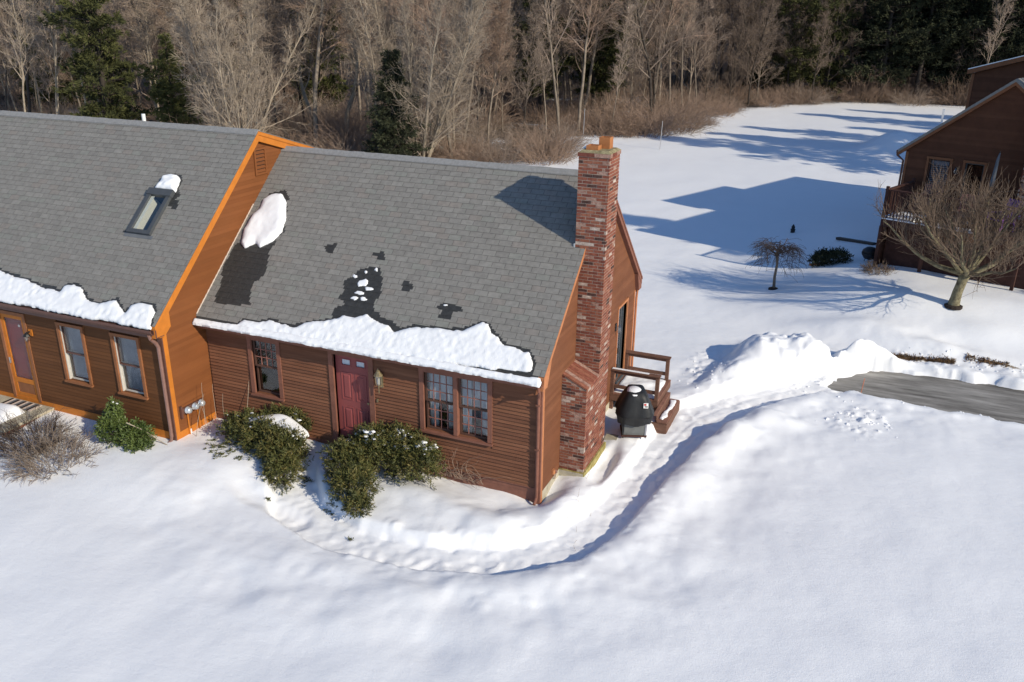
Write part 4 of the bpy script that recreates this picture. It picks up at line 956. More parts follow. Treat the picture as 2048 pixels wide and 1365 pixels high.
for j in range(m_+1):
    for i in range(n+1):
        u, v = i/n, j/m_; ed = min(u, 1-u, v, 1-v); hh = .17*math.sqrt(max(0, 1-(1-min(1, ed/.16))**2))*(1+.3*math.sin(5*u+3*v))
        V.append(Vector((-15.5+u*2.75, -2.70+v*.85, .305+hh)))
b.V = V; b.F = [(j*(n+1)+i, j*(n+1)+i+1, (j+1)*(n+1)+i+1, (j+1)*(n+1)+i) for j in range(m_) for i in range(n)]; b.fm = [0]*len(b.F)
b.thing('stoop_snow', M_SNOW, 'smooth snow slab lying on the brick stoop', 'snow', smooth=True)


# ------------------------------------------------------------------ plants
def rv(r): return Vector((r.gauss(0, 1), r.gauss(0, 1), r.gauss(0, 1)))
def limb(b, r, p, d, L, r0, r1, n, sides, wander=.12, trop=0.0):
    pts = [Vector(p)]; d = Vector(d).normalized()
    for i in range(n):
        d = (d+rv(r)*wander+Vector((0, 0, trop))).normalized(); pts.append(pts[-1]+d*(L/n))
    if sides == 3:
        for i in range(n): b.segs.append((*pts[i], *pts[i+1], r0+(r1-r0)*i/n, r0+(r1-r0)*(i+1)/n))
    else: b.tube(pts, [r0+(r1-r0)*i/n for i in range(n+1)], sides, cap=False)
    return pts
def crown_np(b):
    A = np.array(b.segs, float).reshape(-1, 8); n = len(A); p, q = A[:, :3], A[:, 3:6]; d = q-p; d /= np.linalg.norm(d, axis=1, keepdims=True)+1e-9
    up = np.where(np.abs(d[:, 2:3]) < .9, np.array([[0, 0, 1.]]), np.array([[1., 0, 0]])); a_ = np.cross(d, up); a_ /= np.linalg.norm(a_, axis=1, keepdims=True); c_ = np.cross(d, a_)
    V = []
    for P_, r_ in ((p, A[:, 6:7]), (q, A[:, 7:8])):
        for j in range(3): an = 2*math.pi*j/3; V.append(P_+(a_*math.cos(an)+c_*math.sin(an))*r_)
    V = np.stack(V, 1).reshape(-1, 3); k = np.arange(n)[:, None]*6
    F = np.concatenate([k+np.array([[j, (j+1) % 3, 3+(j+1) % 3, 3+j]]) for j in range(3)], 0)
    if b.V:
        V0 = np.array([tuple(v) for v in b.V]); F0 = np.array(b.F); V = np.concatenate([V0, V]); F = np.concatenate([F0, F+len(V0)])
    return V, F
def along(pts, t):
    f = t*(len(pts)-1); i = min(int(f), len(pts)-2); return pts[i].lerp(pts[i+1], f-i), (pts[i+1]-pts[i]).normalized()
def side(d, ang, az):
    up = Vector((0, 0, 1)) if abs(d.z) < .95 else Vector((1, 0, 0)); a = d.cross(up).normalized(); c = d.cross(a)
    return (d*math.cos(ang)+(a*math.cos(az)+c*math.sin(az))*math.sin(ang)).normalized()
def bare_tree(seed, H=14, R=.16, stems=1, lean=0, first=.22, n1=24, n2=7, n3=8, ang=(35, 65), blen=.34, tw=.011, wander=.05, trop=.06, crook=.12):
    r = random.Random(seed); T = B(); C = B()
    for s_ in range(stems):
        az = 2*math.pi*s_/max(1, stems)+r.uniform(-.4, .4); ln = lean*r.uniform(.5, 1.2)
        d = Vector((math.sin(ln)*math.cos(az), math.sin(ln)*math.sin(az), math.cos(ln)))
        h = H*r.uniform(.8, 1.05) if stems > 1 else H
        rr = R*r.uniform(.6, 1) if stems > 1 else R
        st_ = Vector((math.cos(az), math.sin(az), 0))*(R*1.1 if stems > 1 else 0)+Vector((0, 0, -.3))
        tp = limb(T, r, st_, d, h, rr, .02, 12, 7, wander, .03)
        k1 = n1 if stems == 1 else max(6, int(n1*1.6/stems))
        for i in range(k1):
            t = first+(1-first)*((i+r.random())/k1)**.9; p, dd = along(tp, min(t, .98))
            a = math.radians(r.uniform(*ang))*(1.15-.5*t); L = H*blen*(1.12-t)*r.uniform(.6, 1.15)
            q = side(dd, a, i*2.4+r.uniform(-.6, .6)); r0 = max(.016, rr*(1-t)*.42+.012)
            lp = limb(C, r, p, q, L, r0, .012, 6, 4, crook, trop)
            for j in range(n2):
                u = .15+.85*(j+r.random())/n2; p2, d2 = along(lp, min(u, .99))
                L2 = L*.42*(1.15-u)*r.uniform(.6, 1.2)+.25
                sp = limb(C, r, p2, side(d2, math.radians(r.uniform(25, 60)), r.uniform(0, 6.28)), L2, max(.010, r0*.45*(1-u)), tw*.75, 3, 3, .14, trop)
                for k in range(n3):
                    p3, d3 = along(sp, r.uniform(.2, 1) if k else .98)
                    limb(C, r, p3, side(d3, math.radians(r.uniform(18, 55)), r.uniform(0, 6.28)), r.uniform(.35, .8)*(.5+L2*.35), tw, tw*.45, 2, 3, .15, trop)
    return T, C
def thicket(seed, R=1.8, H=2.2, n=150, tw=.010, nt=5):
    r = random.Random(seed); C = B()
    for i in range(n):
        a = r.uniform(0, 6.28); q = R*.75*math.sqrt(r.random()); p = Vector((q*math.cos(a), q*math.sin(a), -.15))
        out = Vector((math.cos(a), math.sin(a), 0)); L = H*r.uniform(.7, 1.45)*(1.1-.45*q/R)
        pts = limb(C, r, p, Vector((0, 0, 1))+out*(.25+.7*q/R)+rv(r)*.25, L, tw*1.5, tw*.6, 6, 3, .16, -.07)
        for k in range(nt):
            p2, d2 = along(pts, r.uniform(.25, 1)); limb(C, r, p2, side(d2, r.uniform(.3, 1.0), r.uniform(0, 6.28)), r.uniform(.3, .8)*H*.4, tw*.8, tw*.4, 3, 3, .18, -.03)
    return C
def blades(C, D, length, width, rng, curl=.25):
    # leaf-sized quads with centres C, directions D
    n = len(C); D = D/np.linalg.norm(D, axis=1, keepdims=True)
    R_ = rng.normal(size=(n, 3)); Sd = np.cross(D, R_); Sd /= np.linalg.norm(Sd, axis=1, keepdims=True)+1e-9
    ln = length*rng.uniform(.6, 1.3, (n, 1)); wd = width*rng.uniform(.6, 1.3, (n, 1))
    a = C; m_ = C+D*ln*.5; t = C+D*ln+rng.normal(size=(n, 3))*ln*curl*.3
    V = np.stack([a, m_+Sd*wd*.5, t, m_-Sd*wd*.5], 1).reshape(-1, 3)
    F = np.arange(4*n).reshape(-1, 4); return V, F
def np_mesh(name, V, F, mats, fm=None):
    me = bpy.data.meshes.new(name); me.vertices.add(len(V)); me.vertices.foreach_set('co', np.asarray(V, np.float32).ravel())
    me.loops.add(F.size); me.loops.foreach_set('vertex_index', F.ravel().astype(np.int32)); me.polygons.add(len(F))
    me.polygons.foreach_set('loop_start', np.arange(len(F))*F.shape[1])
    for m in (mats if isinstance(mats, (list, tuple)) else [mats]): me.materials.append(m)
    if fm is not None: me.polygons.foreach_set('material_index', fm.astype(np.int32))
    me.update(); me.validate(); return me
def conifer(seed, H=14, Rb=2.6, first=.08, whorl=.55, kind='pine', per=9, clump=.22, dens=1.0):
    r = random.Random(seed); rng = np.random.default_rng(seed); T = B(); cen = []; dr_ = []
    limb(T, r, (0, 0, -.3), (0, 0, 1), H+.3, H*.016+.03, .02, 10, 7, .015, 0)
    z = H*first
    while z < H*.985:
        t = z/H; n = r.randint(4, 6)
        env = (1-t)**.75 if kind == 'spruce' else min(1, (1-t)*2.1)**.8*(.75+.25*math.sin(z*1.7+seed))
        for i in range(n):
            az = r.uniform(0, 6.28); L = Rb*env*r.uniform(.55, 1.15)+.12
            dz = (-.22 if kind == 'spruce' else .12)+r.uniform(-.12, .15)
            pts = limb(T, r, (0, 0, z+r.uniform(-.15, .15)), (math.cos(az), math.sin(az), dz), L, .03+.012*L, .008, 4, 3, .07, .035)
            m = int(max(3, L/.26)*dens)
            for k in range(m):
                u = r.uniform(.18 if kind == 'spruce' else .35, 1); p, d = along(pts, u); w_ = L*.24*(1.15-u)+.08
                off = Vector((r.gauss(0, w_), r.gauss(0, w_), r.gauss(0, w_*.35)))
                cen.append(p+off); dr_.append(d+off*.8/max(w_, .05)*.5+Vector((0, 0, .15 if kind == 'pine' else -.15)))
        z += whorl*r.uniform(.7, 1.3)*(1-.4*t)
    C = np.repeat(np.array([tuple(c) for c in cen]), per, 0); D = np.repeat(np.array([tuple(c) for c in dr_]), per, 0)
    D = D/np.linalg.norm(D, axis=1, keepdims=True)+rng.normal(size=D.shape)*(.55 if kind == 'pine' else .45)
    C = C+rng.normal(size=C.shape)*.05
    V, F = blades(C, D, clump*1.5, clump*.34, rng)
    return T, (V, F)
def tree_meshes(T, C, bark, leaf):
    quads = all(len(f) == 4 for f in T.F)
    tm = None if T.segs and quads else mkmesh('trunk', T.V, T.F, bark, smooth=True)
    if T.segs and quads: V_, F_ = crown_np(T); tm = np_mesh('trunk', V_, F_, bark)
    if isinstance(C, B): cm = np_mesh('crown', *crown_np(C), leaf)
    else: cm = np_mesh('crown', C[0], C[1], leaf)
    return tm, cm
def put_tree(name, ms, x, y, rz, sc, label, group=None, cat='tree', z=None):
    o = bpy.data.objects.new(name, None); COL.objects.link(o); o.empty_display_size = .3
    o.location = (x, y, hz(x, y) if z is None else z); o.rotation_euler = (0, 0, rz); o.scale = (sc, sc, sc)
    props(o, label, cat, group)
    for nm, me in zip(('trunk', 'crown'), ms):
        c = bpy.data.objects.new(nm, me); COL.objects.link(c); c.parent = o
    return o
def put_shrub(name, me, x, y, rz, sc, label, group=None, sz=None):
    o = bpy.data.objects.new(name, me); COL.objects.link(o); o.location = (x, y, hz(x, y)); o.rotation_euler = (0, 0, rz)
    o.scale = sc if isinstance(sc, tuple) else (sc, sc, sc); return props(o, label, 'shrub', group)

# the woods behind the houses
WOODS = [tree_meshes(*bare_tree(100+k, H=15+k % 3, R=.10+.025*(k % 3), n1=32, n2=10, n3=15, first=(.12, .25, .35)[k % 3], wander=.03+.02*(k % 3), tw=.0092), (M_BARKG, M_BARKD, M_BARKG)[k % 3], (M_TWIG, M_TWIG, M_TWIGR)[k % 3]) for k in range(6)]
SLIM = [tree_meshes(*bare_tree(140+k, H=13, R=.085, n1=20, n2=6, n3=9, first=.35, ang=(20, 45), blen=.27, wander=.05, tw=.0095), M_BARKP, M_TWIGP) for k in range(3)]
SLIMG = [tree_meshes(*bare_tree(150+k, H=14, R=.09, n1=22, n2=7, n3=10, first=.30, ang=(20, 48), blen=.28, wander=.05, tw=.0095), M_BARKG, M_TWIG) for k in range(2)]
M_TWIGD = mat('shade_dark_twigs', (.17, .128, .10), .95, .3, .7, 0, objrand=.2)  # darker tone: shade of the right-hand woods put into the twig colour
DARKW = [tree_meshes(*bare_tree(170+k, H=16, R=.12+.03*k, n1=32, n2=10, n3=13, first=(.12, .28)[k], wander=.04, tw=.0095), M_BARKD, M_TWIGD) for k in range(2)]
THICK = [np_mesh('thicket', *crown_np(c), m) for c, m in ((thicket(160, 2.2, 2.4, 190), M_TWIG), (thicket(161, 1.8, 2.0, 170), M_TWIGR), (thicket(162, 2.6, 3.2, 210), M_TWIGR))]
PINES = [tree_meshes(*conifer(200+k, H=16, Rb=3.0+.4*k, first=(.05, .16, .10)[k], kind='pine', per=11, clump=.25, dens=1.9, whorl=.5), M_BARKD, M_PINE) for k in range(3)]
DPINES = [tree_meshes(*conifer(210+k, H=18, Rb=4.2, first=(.12, .22)[k], kind='pine', per=11, clump=.32, whorl=.62, dens=1.35), M_BARKD, M_SPRUCE) for k in range(2)]
rt = random.Random(77)
def inside(x, y): return float(poly_sd(np.array([x]), np.array([y]), EDGE)[0])
occupied = []
def free(x, y, d): return all((x-a)**2+(y-b_)**2 > d*d for a, b_ in occupied)
# trees that stand out, from left to right
put_tree('bare_tree', SLIM[0], -49.0, 27.9, .3, 1.0, 'pale slender trunk leftmost above the left house ridge', 'slender pale trees'); occupied.append((-49, 27.9))
put_tree('bare_tree', SLIM[1], -47.6, 29.2, 1.9, 1.05, 'second pale slender trunk from the left above the ridge', 'slender pale trees'); occupied.append((-47.6, 29.2))
put_tree('bare_tree', SLIM[2], -46.9, 31.3, 4.0, 1.1, 'leaning pale slender trunk among the cluster at upper left', 'slender pale trees')
put_tree('bare_tree', SLIM[0], -44.6, 30.6, 2.2, 1.1, 'pale slender trunk just left of the tall green pine', 'slender pale trees')
put_tree('bare_tree', SLIM[1], -52.5, 33.5, 3.2, 1.2, 'pale slender tree behind the leftmost cluster of trunks', 'slender pale trees')
put_tree('pine_tree', PINES[0], -42.5, 29.0, .5, .95, 'tall green pine rising behind the left house skylight', 'green pines'); occupied.append((-42.5, 29))
put_tree('pine_tree', PINES[1], -39.0, 31.5, 2.5, .50, 'short green pine right of the tall pine behind the left house', 'green pines')
ms = tree_meshes(*bare_tree(301, H=13, R=.125, stems=8, lean=.44, n1=95, n2=9, n3=9, first=.06, ang=(20, 46), blen=.34, tw=.0088, wander=.035), M_BARKP, M_TWIGP)
put_tree('bare_tree', ms, -32.2, 29.5, 1.0, 1.0, 'pale many-stemmed bare tree behind the orange gable peak'); occupied.append((-32.2, 29.5))
ms = tree_meshes(*bare_tree(302, H=12.5, R=.135, stems=11, lean=.58, n1=125, n2=9, n3=9, first=.06, ang=(18, 46), blen=.36, tw=.0088, wander=.035), M_BARKP, M_TWIGP)
put_tree('bare_tree', ms, -22.4, 36.0, 2.2, 1.0, 'broad pale many-stemmed bare tree above the grey roof ridge'); occupied.append((-22.4, 36))
SPR = tree_meshes(*conifer(310, H=8.2, Rb=2.5, first=.03, whorl=.26, kind='spruce', per=11, clump=.17, dens=2.6), M_BARKD, M_SPRUCE)
put_tree('spruce_tree', SPR, -22.9, 33.4, 0, .90, 'dark green cone-shaped spruce left of the broad bare tree'); occupied.append((-22.9, 33.4))
ms = tree_meshes(*bare_tree(311, H=12, R=.22, n1=16, n2=5, n3=5, first=.35, ang=(30, 60), wander=.13, crook=.2, tw=.012), M_BARKP, M_TWIGP)
put_tree('bare_tree', ms, -30.8, 39.5, .7, 1.0, 'crooked pale trunk with curving stem left of the spruce'); occupied.append((-30.8, 39.5))
put_tree('bare_tree', ms, -34.5, 41.0, 3.4, 1.0, 'crooked pale trunk halfway between spruce and gable peak')
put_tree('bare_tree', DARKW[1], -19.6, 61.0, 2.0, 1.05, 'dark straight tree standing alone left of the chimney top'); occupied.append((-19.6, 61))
put_tree('bare_tree', SLIMG[1], -15.5, 56.3, .6, .75, 'young thin tree whose trunk rises behind the chimney flue'); occupied.append((-15.5, 56.3))
put_tree('bare_tree', WOODS[1], -12.9, 60.2, 2.6, 1.2, 'thick bushy bare tree at the snow edge right of the chimney'); occupied.append((-12.9, 60.2))
put_tree('bare_tree', WOODS[2], -14.0, 64.0, 5.0, 1.2, 'bare tree close behind the thick bushy one right of the chimney')
put_tree('bare_tree', SLIMG[0], -12.5, 77, 1.0, 1.0, 'forked slim tree left of the shaded thicket')
put_tree('pine_tree', PINES[1], -20.5, 67, .9, 1.0, 'green pine behind the chimney top')
put_tree('pine_tree', PINES[2], -4.5, 96, 2.9, 1.25, 'pale green pine behind the shaded thicket', 'green pines')
put_tree('pine_tree', PINES[0], -1.5, 100, 1.9, 1.2, 'green pine left of the dark pines', 'green pines')
for i, (x, y, k, s_, lb) in enumerate(((5.0, 99.5, 0, 1.05, 'leftmost dark pine at the far end of the snowfield'), (8.8, 101, 1, 1.1, 'second dark pine from the left at the snowfield end'), (12.8, 102.5, 0, 1.1, 'dark pine third from the left at the snowfield end'), (17.5, 101.5, 1, 1.0, 'dark pine just left of the far house dormer'), (23.5, 103, 0, 1.15, 'dark pine rising behind the far house dormer'), (27.5, 99, 1, 1.1, 'dark pine at the upper right corner'), (3.0, 104, 1, 1.1, 'dark pine set back behind the leftmost dark one'), (7.0, 107, 0, 1.1, 'dark pine set back between the first two dark pines'), (11.0, 108, 1, 1.1, 'dark pine set back behind the second and third'), (15.2, 106.5, 0, 1.1, 'dark pine set back behind the pale bare tree'), (20.5, 109, 1, 1.1, 'dark pine set back left of the dormer'))):
    put_tree('pine_tree', DPINES[k], x, y, i*1.3, s_, lb, 'dark pines at the snowfield end'); occupied.append((x, y))
put_tree('bare_tree', SLIMG[1], 14.8, 96.5, .4, 1.1, 'pale bare tree in front of the dark pines'); occupied.append((14.8, 96.5))
# pines standing beyond the right edge of the picture, whose shadows reach the snow
for i, (x, y, k, s_) in enumerate(((25, 15.5, 1, .95), (22.0, 45.5, 0, 1.12), (25.5, 50.0, 1, 1.05), (30, 49.5, 0, 1.1), (26.0, 57, 1, 1.0), (38, 59, 1, 1.1), (43, 62, 0, 1.1), (47, 66, 1, 1.2), (36, 68, 0, 1.2), (41, 75, 1, 1.2))):
    put_tree('pine_tree', DPINES[k], x, y, i*2.1, s_, 'pine standing beyond the right edge of the yard', 'pines beyond the right edge')
nb = 0
def zone(px, e_, kind):
    w_ = 'left of the orange gable' if px < 420 else 'right of the orange gable' if px < 760 else 'above the chimney house ridge' if px < 1130 else 'around the chimney top' if px < 1330 else 'behind the far snowfield' if px < 1640 else 'at the upper right corner'
    d_ = 'at the woods edge' if e_ < 9 else 'within the woods' if e_ < 22 else 'deep in the woods'
    return '%s %s %s' % (kind, d_, w_), '%s %s' % (kind, w_)
def depth_px(x, y):
    dx, dy = x-CAM.x, y-CAM.y; f = dx*-.386+dy*.9225; s_ = dx*.9225+dy*.386; return f, 1024+1699*s_/f*.93 if f > 1 else 0
tries = 0
while nb < 292 and tries < 9000:
    tries += 1
    x, y = rt.uniform(-110, 45), rt.uniform(26, 135)
    f, px = depth_px(x, y)
    if f < 40 or not -150 < px < 2200: continue
    e_ = inside(x, y)
    if e_ < 1.5 or e_ > 46: continue
    if e_ > 16 and rt.random() < .55: continue
    if not free(x, y, 1.7+e_*.012): continue
    if px < 1000 and y < 34: continue
    occupied.append((x, y)); q = rt.random(); z_ = rt.uniform(.55 if e_ < 14 else .9, 1.25)
    if e_ > 10 and q < .07: put_tree('pine_tree', rt.choice(PINES), x, y, rt.uniform(0, 6), z_, *zone(px, e_, 'green pine'))
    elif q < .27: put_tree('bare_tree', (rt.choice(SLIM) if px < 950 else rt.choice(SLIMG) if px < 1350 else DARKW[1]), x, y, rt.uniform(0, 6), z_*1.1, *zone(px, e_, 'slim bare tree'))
    else: put_tree('bare_tree', (rt.choice(WOODS) if px < 1250 or rt.random() < .25 else rt.choice(DARKW)), x, y, rt.uniform(0, 6), z_, *zone(px, e_, 'twiggy bare tree'))  # right-hand woods mostly get the trees with shade in their colour
    nb += 1
# understorey
und = []
for x, y, k, s_, lb in ((-15.4, 40.5, 1, 1.0, 'brown twiggy thicket nearest the chimney, above the roof ridge'), (-16.4, 43.2, 2, .8, 'tall brown thicket at the snow edge left of the chimney'), (-18.2, 39.2, 0, .9, 'brown thicket at the foot of the broad bare tree'), (-20.6, 37.8, 1, .8, 'reddish thicket under the broad bare tree'),
                        (-12.9, 58.0, 2, 1.0, 'brown bramble mound right of the chimney flue'), (-11.2, 60.6, 2, 1.05, 'large brown bramble mound at the base of the bushy tree'), (-10.6, 63.4, 0, .9, 'brown bramble right end before the shaded woods'), (-14.5, 56.4, 1, .8, 'brown bramble around the young thin tree'), (-9.6, 68, 1, .55, 'small round bramble at the snow edge'),
                        (-31, 32.8, 1, 1.0, 'reddish thicket behind the orange gable peak'), (-36.5, 31, 2, .9, 'reddish arching thicket beside the short pine')):
    und.append(put_shrub('thicket', THICK[k], x, y, x*1.7, (s_, s_, s_), lb))
n = 0; tries = 0
while n < 270 and tries < 6000:
    tries += 1; x, y = rt.uniform(-95, 38), rt.uniform(28, 122); f, px = depth_px(x, y)
    if f < 42 or not -80 < px < 2120: continue
    e_ = inside(x, y)
    if e_ < .6 or e_ > 34: continue
    if px < 1000 and y < 33: continue
    if e_ > 12 and rt.random() < .5: continue
    s_ = rt.uniform(.6, 1.15)
    put_shrub('thicket', rt.choice(THICK), x, y, rt.uniform(0, 6), (s_, s_, s_*rt.uniform(.7, 1.1)), *zone(px, e_, 'brown undergrowth thicket')); n += 1

# the far wood that reads as one mass on the rising ground
fw = B(); rng = np.random.default_rng(501)
X = rng.uniform(-190, 75, 26000); Y = rng.uniform(45, 240, 26000); dx, dy = X-CAM.x, Y-CAM.y
f = dx*-.386+dy*.9225; px = 1024+1699*(dx*.9225+dy*.386)/np.maximum(f, 1)*.93
ok = (px > -120) & (px < 2170) & (f > 30) & (f < 230) & (poly_sd(X, Y, EDGE) > 38); X, Y = X[ok][:2400], Y[ok][:2400]; n = len(X); Z = height(X, Y)
H = rng.uniform(7, 12, n); x1 = X+rng.normal(size=n)*.3; x2 = X+rng.normal(size=n)*.6; o_ = np.ones(n)
A1 = np.stack([X, Y, Z-.3, x1, Y, Z+H*.5, o_*.12, o_*.08], -1); A2 = np.stack([x1, Y, Z+H*.5, x2, Y, Z+H, o_*.08, o_*.02], -1)
K = 42; m = n*K; t = rng.uniform(.02, 1, m); a_ = rng.uniform(0, 6.28, m); L = rng.uniform(.6, 2.2, m); q0 = np.repeat(X, K)+rng.normal(size=m)*.2; q1 = np.repeat(Y, K); q2 = np.repeat(Z, K)+np.repeat(H, K)*t
A3 = np.stack([q0, q1, q2, q0+np.cos(a_)*.6*L, q1+np.sin(a_)*.6*L, q2+.8*L, np.full(m, .022), np.full(m, .009)], -1)
fw.segs = np.concatenate([A1, A2, A3])
props(link('far_woods', np_mesh('far_woods', *crown_np(fw), M_TWIG)), 'distant grey-brown woods filling the rising ground', 'woods', kind='stuff')
# the old fruit tree in front of the far house
def fruit_tree():
    r = random.Random(42); T = B(); C = B()
    T.tube([(0, 0, -.4), (.0, 0, .05), (.02, .015, .25), (.035, -.01, .45), (.08, .01, .68), (.11, .0, .88), (.17, .02, 1.10)], [.23, .18, .155, .15, .145, .15, .17], 12)
    f0 = Vector((.16, .02, 1.02)); mains = []
    for az, el, L, r0 in ((3.2, .26, 2.9, .10), (2.7, .5, 2.6, .08), (3.75, .45, 2.6, .075), (.1, .36, 2.8, .105), (-.45, .6, 2.5, .075), (.6, .55, 2.6, .075), (1.5, .6, 2.4, .075), (4.6, .45, 2.5, .08), (5.4, .5, 2.4, .075), (4.0, .95, 2.3, .065), (1.0, .95, 2.4, .065), (2.1, .4, 2.6, .075), (3.3, .85, 2.3, .065), (.2, .9, 2.3, .065), (5.0, 1.1, 2.1, .06)):
        d = Vector((math.cos(az)*math.cos(el), math.sin(az)*math.cos(el), math.sin(el)))
        mains.append((limb(T, r, f0, d, L*1.08, r0, .018, 11, 6, .115, .062), L))
    for pts, L in mains:
        for j in range(15):
            u = .22+.78*(j+r.random())/15; p, d = along(pts, min(u, .99)); up = Vector((0, 0, 1))
            q = (side(d, r.uniform(.5, 1.2), r.uniform(0, 6.28))+up*.45).normalized(); L2 = r.uniform(.5, 1.5)*(1.2-.45*u)
            sp = limb(C, r, p, q, L2, .015, .006, 5, 4, .14, .07)
            for k in range(11):
                p3, d3 = along(sp, r.uniform(.1, 1)); qq = (side(d3, r.uniform(.4, 1.1), r.uniform(0, 6.28))+up*.35).normalized()
                tp = limb(C, r, p3, qq, r.uniform(.25, .8), .0065, .003, 3, 3, .16, .08)
                if k % 2 == 0:
                    p4, d4 = along(tp, .5); limb(C, r, p4, side(d4, .7, r.uniform(0, 6)), .25, .006, .003, 2, 3, .15, .05)
    return tree_meshes(T, C, M_BARKA, M_TWIGA)
put_tree('fruit_tree', fruit_tree(), 8.45, 14.81, 0, 1.0, 'bare spreading fruit tree with lichened trunk beside the driveway')
b = B(); b.lathe((8.45, 14.81, hz(8.45, 14.81)-.02), [(.30, -.05), (.27, .03), (.2, .05)], 14); b.thing('soil_ring', M_SOIL, 'dark melted ring at the fruit tree foot', 'soil')
# small weeping tree
def weeping():
    r = random.Random(9); T = B(); C = B()
    T.tube([(0, 0, -.2), (.01, 0, .0), (-.02, .0, .5), (.02, 0, 1.0), (-.03, .02, 1.45), (0, 0, 1.62)], [.09, .065, .055, .05, .055, .03], 8)
    for i in range(36):
        az = i*2.399; p = Vector((0, 0, r.uniform(1.25, 1.62))); R_ = r.uniform(.35, .92); hh = r.uniform(1.62, 1.95)
        drop = r.uniform(.5, 1.15); pts = [p]
        for k in range(1, 9):
            t = k/8; x = R_*min(1, t*1.55); zz = p.z+(hh-p.z)*math.sin(min(t*1.9, 1.57)) if t < .5 else hh-drop*((t-.5)/.5)**1.6
            w_ = .05; pts.append(Vector((x*math.cos(az)+r.gauss(0, w_), x*math.sin(az)+r.gauss(0, w_), zz+r.gauss(0, .03))))
        C.tube(pts, [.018-.0018*k for k in range(9)], 4, cap=False)
        for k in range(9):
            q, d = along(pts, r.uniform(.3, 1)); o_ = Vector((math.cos(az+r.gauss(0, .8)), math.sin(az+r.gauss(0, .8)), 0))
            limb(C, r, q, o_*.5+Vector((0, 0, .1)), r.uniform(.3, .75), .008, .004, 5, 3, .16, -.22)
    return tree_meshes(T, C, M_BARKG, M_TWIGW)
put_tree('weeping_tree', weeping(), 2.74, 16.5, .4, .92, 'small weeping tree standing alone on the open snow')
b = B(); b.lathe((2.74, 16.5, hz(2.74, 16.5)-.03), [(.20, -.05), (.18, .05), (.08, .09)], 12); b.thing('soil_ring', M_SOIL, 'dark mulch ring at the weeping tree foot', 'soil')

# evergreen foundation shrubs
def yew(name, lobes, label, seed, leafs, tips, per=8, dens=1500, ln=.085, wd=.022, inner=M_BARKD):
    rng = np.random.default_rng(seed); r = random.Random(seed); C = []; D = []; cx = sum(l[0] for l in lobes)/len(lobes); cy = sum(l[1] for l in lobes)/len(lobes)
    root = thing(name, label, 'shrub', (cx, cy, hz(cx, cy)))
    for (x, y, z, rx, ry, rz_) in lobes:
        n_ = int(dens*(rx*ry+ry*rz_+rx*rz_)/1.0)
        d = rng.normal(size=(n_, 3)); d /= np.linalg.norm(d, axis=1, keepdims=True); d[:, 2] = np.where(d[:, 2] < -.45, -d[:, 2], d[:, 2])
        bump = 1+.55*np.array(fbm(d[:, 0]*2+x*3+d[:, 2]*1.3, d[:, 1]*2+y*3, .55, seed, 3))*2
        rad = rng.uniform(.55, 1.10, (n_, 1))*bump[:, None]
        C.append(np.array([x, y, z])+d*rad*np.array([rx, ry, rz_])); D.append(d*np.array([1/rx, 1/ry, 1/rz_])*.6*min(rx, ry, rz_)+np.array([0, 0, .25])+rng.normal(size=d.shape)*.35)
    C = np.concatenate(C); D = np.concatenate(D); zmin = height(C[:, 0], C[:, 1])-.02; ok = C[:, 2] > zmin; C, D = C[ok], D[ok]
    D /= np.linalg.norm(D, axis=1, keepdims=True)
    tip = rng.random(len(C)) < .28
    Cs = np.repeat(C, per, 0)+np.repeat(D, per, 0)*np.tile(np.linspace(0, ln*1.3, per), len(C))[:, None]
    Ds = np.repeat(D, per, 0)+rng.normal(size=Cs.shape)*.75
    V, F = blades(Cs, Ds, ln, wd, rng); fm = np.repeat(tip, per).astype(int)
    off = np.array(root.location)
    link('foliage', np_mesh('foliage', V-off, F, [leafs, tips], fm), root)
    b = B()
    for (x, y, z, rx, ry, rz_) in lobes:
        for k in range(10):
            a_ = Vector((x+r.gauss(0, rx*.2), y+r.gauss(0, ry*.2), hz(x, y)-.05)); e_ = Vector((x+r.uniform(-1, 1)*rx*.8, y+r.uniform(-1, 1)*ry*.8, z+r.uniform(-.2, .8)*rz_))
            m_ = a_.lerp(e_, .5)+rv(r)*.06; b.tube([a_, m_, e_], [.02, .014, .006], 5, cap=False)
    b.part('stems', inner, root)
    return root, C
def snow_bits(root, pts, n, seed, size=(.02, .06)):
    r = random.Random(seed); b = B(); pts = pts[np.argsort(-pts[:, 2]+np.random.default_rng(seed).normal(size=len(pts))*.12)][:max(n*3, 10)]
    cen_ = [pts[r.randrange(len(pts))] for _ in range(max(4, n//14))]
    for _ in range(n):
        c0 = r.choice(cen_); dd_ = np.sum((pts-c0)**2, 1); c = pts[r.choice(np.argsort(dd_)[:max(6, n//9)])] if r.random() < .8 else pts[r.randrange(len(pts))]; s_ = r.uniform(*size); k = len(b.V); N_ = 7
        for rr, zz in ((1, -.1), (.95, .22), (.55, .5)):
            for j in range(N_):
                an = 2*math.pi*j/N_+rr; q = s_*rr*r.uniform(.75, 1.2); b.V.append(Vector((c[0]+q*math.cos(an)*1.3, c[1]+q*math.sin(an), c[2]+.02+zz*s_)))
        for i in range(2):
            for j in range(N_):
                j2 = (j+1) % N_; b.face((k+i*N_+j, k+i*N_+j2, k+(i+1)*N_+j2, k+(i+1)*N_+j))
        b.face([k+2*N_+j for j in range(N_)])
    props(b.part('snow_tufts', M_SNOW, root, True), kind='stuff')
y1, c1 = yew('yew_shrub', [(-7.1, -.60, .40, .52, .44, .34), (-6.35, -.80, .45, .58, .46, .38), (-5.72, -1.05, .40, .50, .44, .42), (-5.42, -1.5, .18, .38, .36, .36), (-6.2, -.18, .62, .60, .17, .26)], 'snow-topped dark yew shrub left of the red door', 51, M_YEW, M_YEWT)
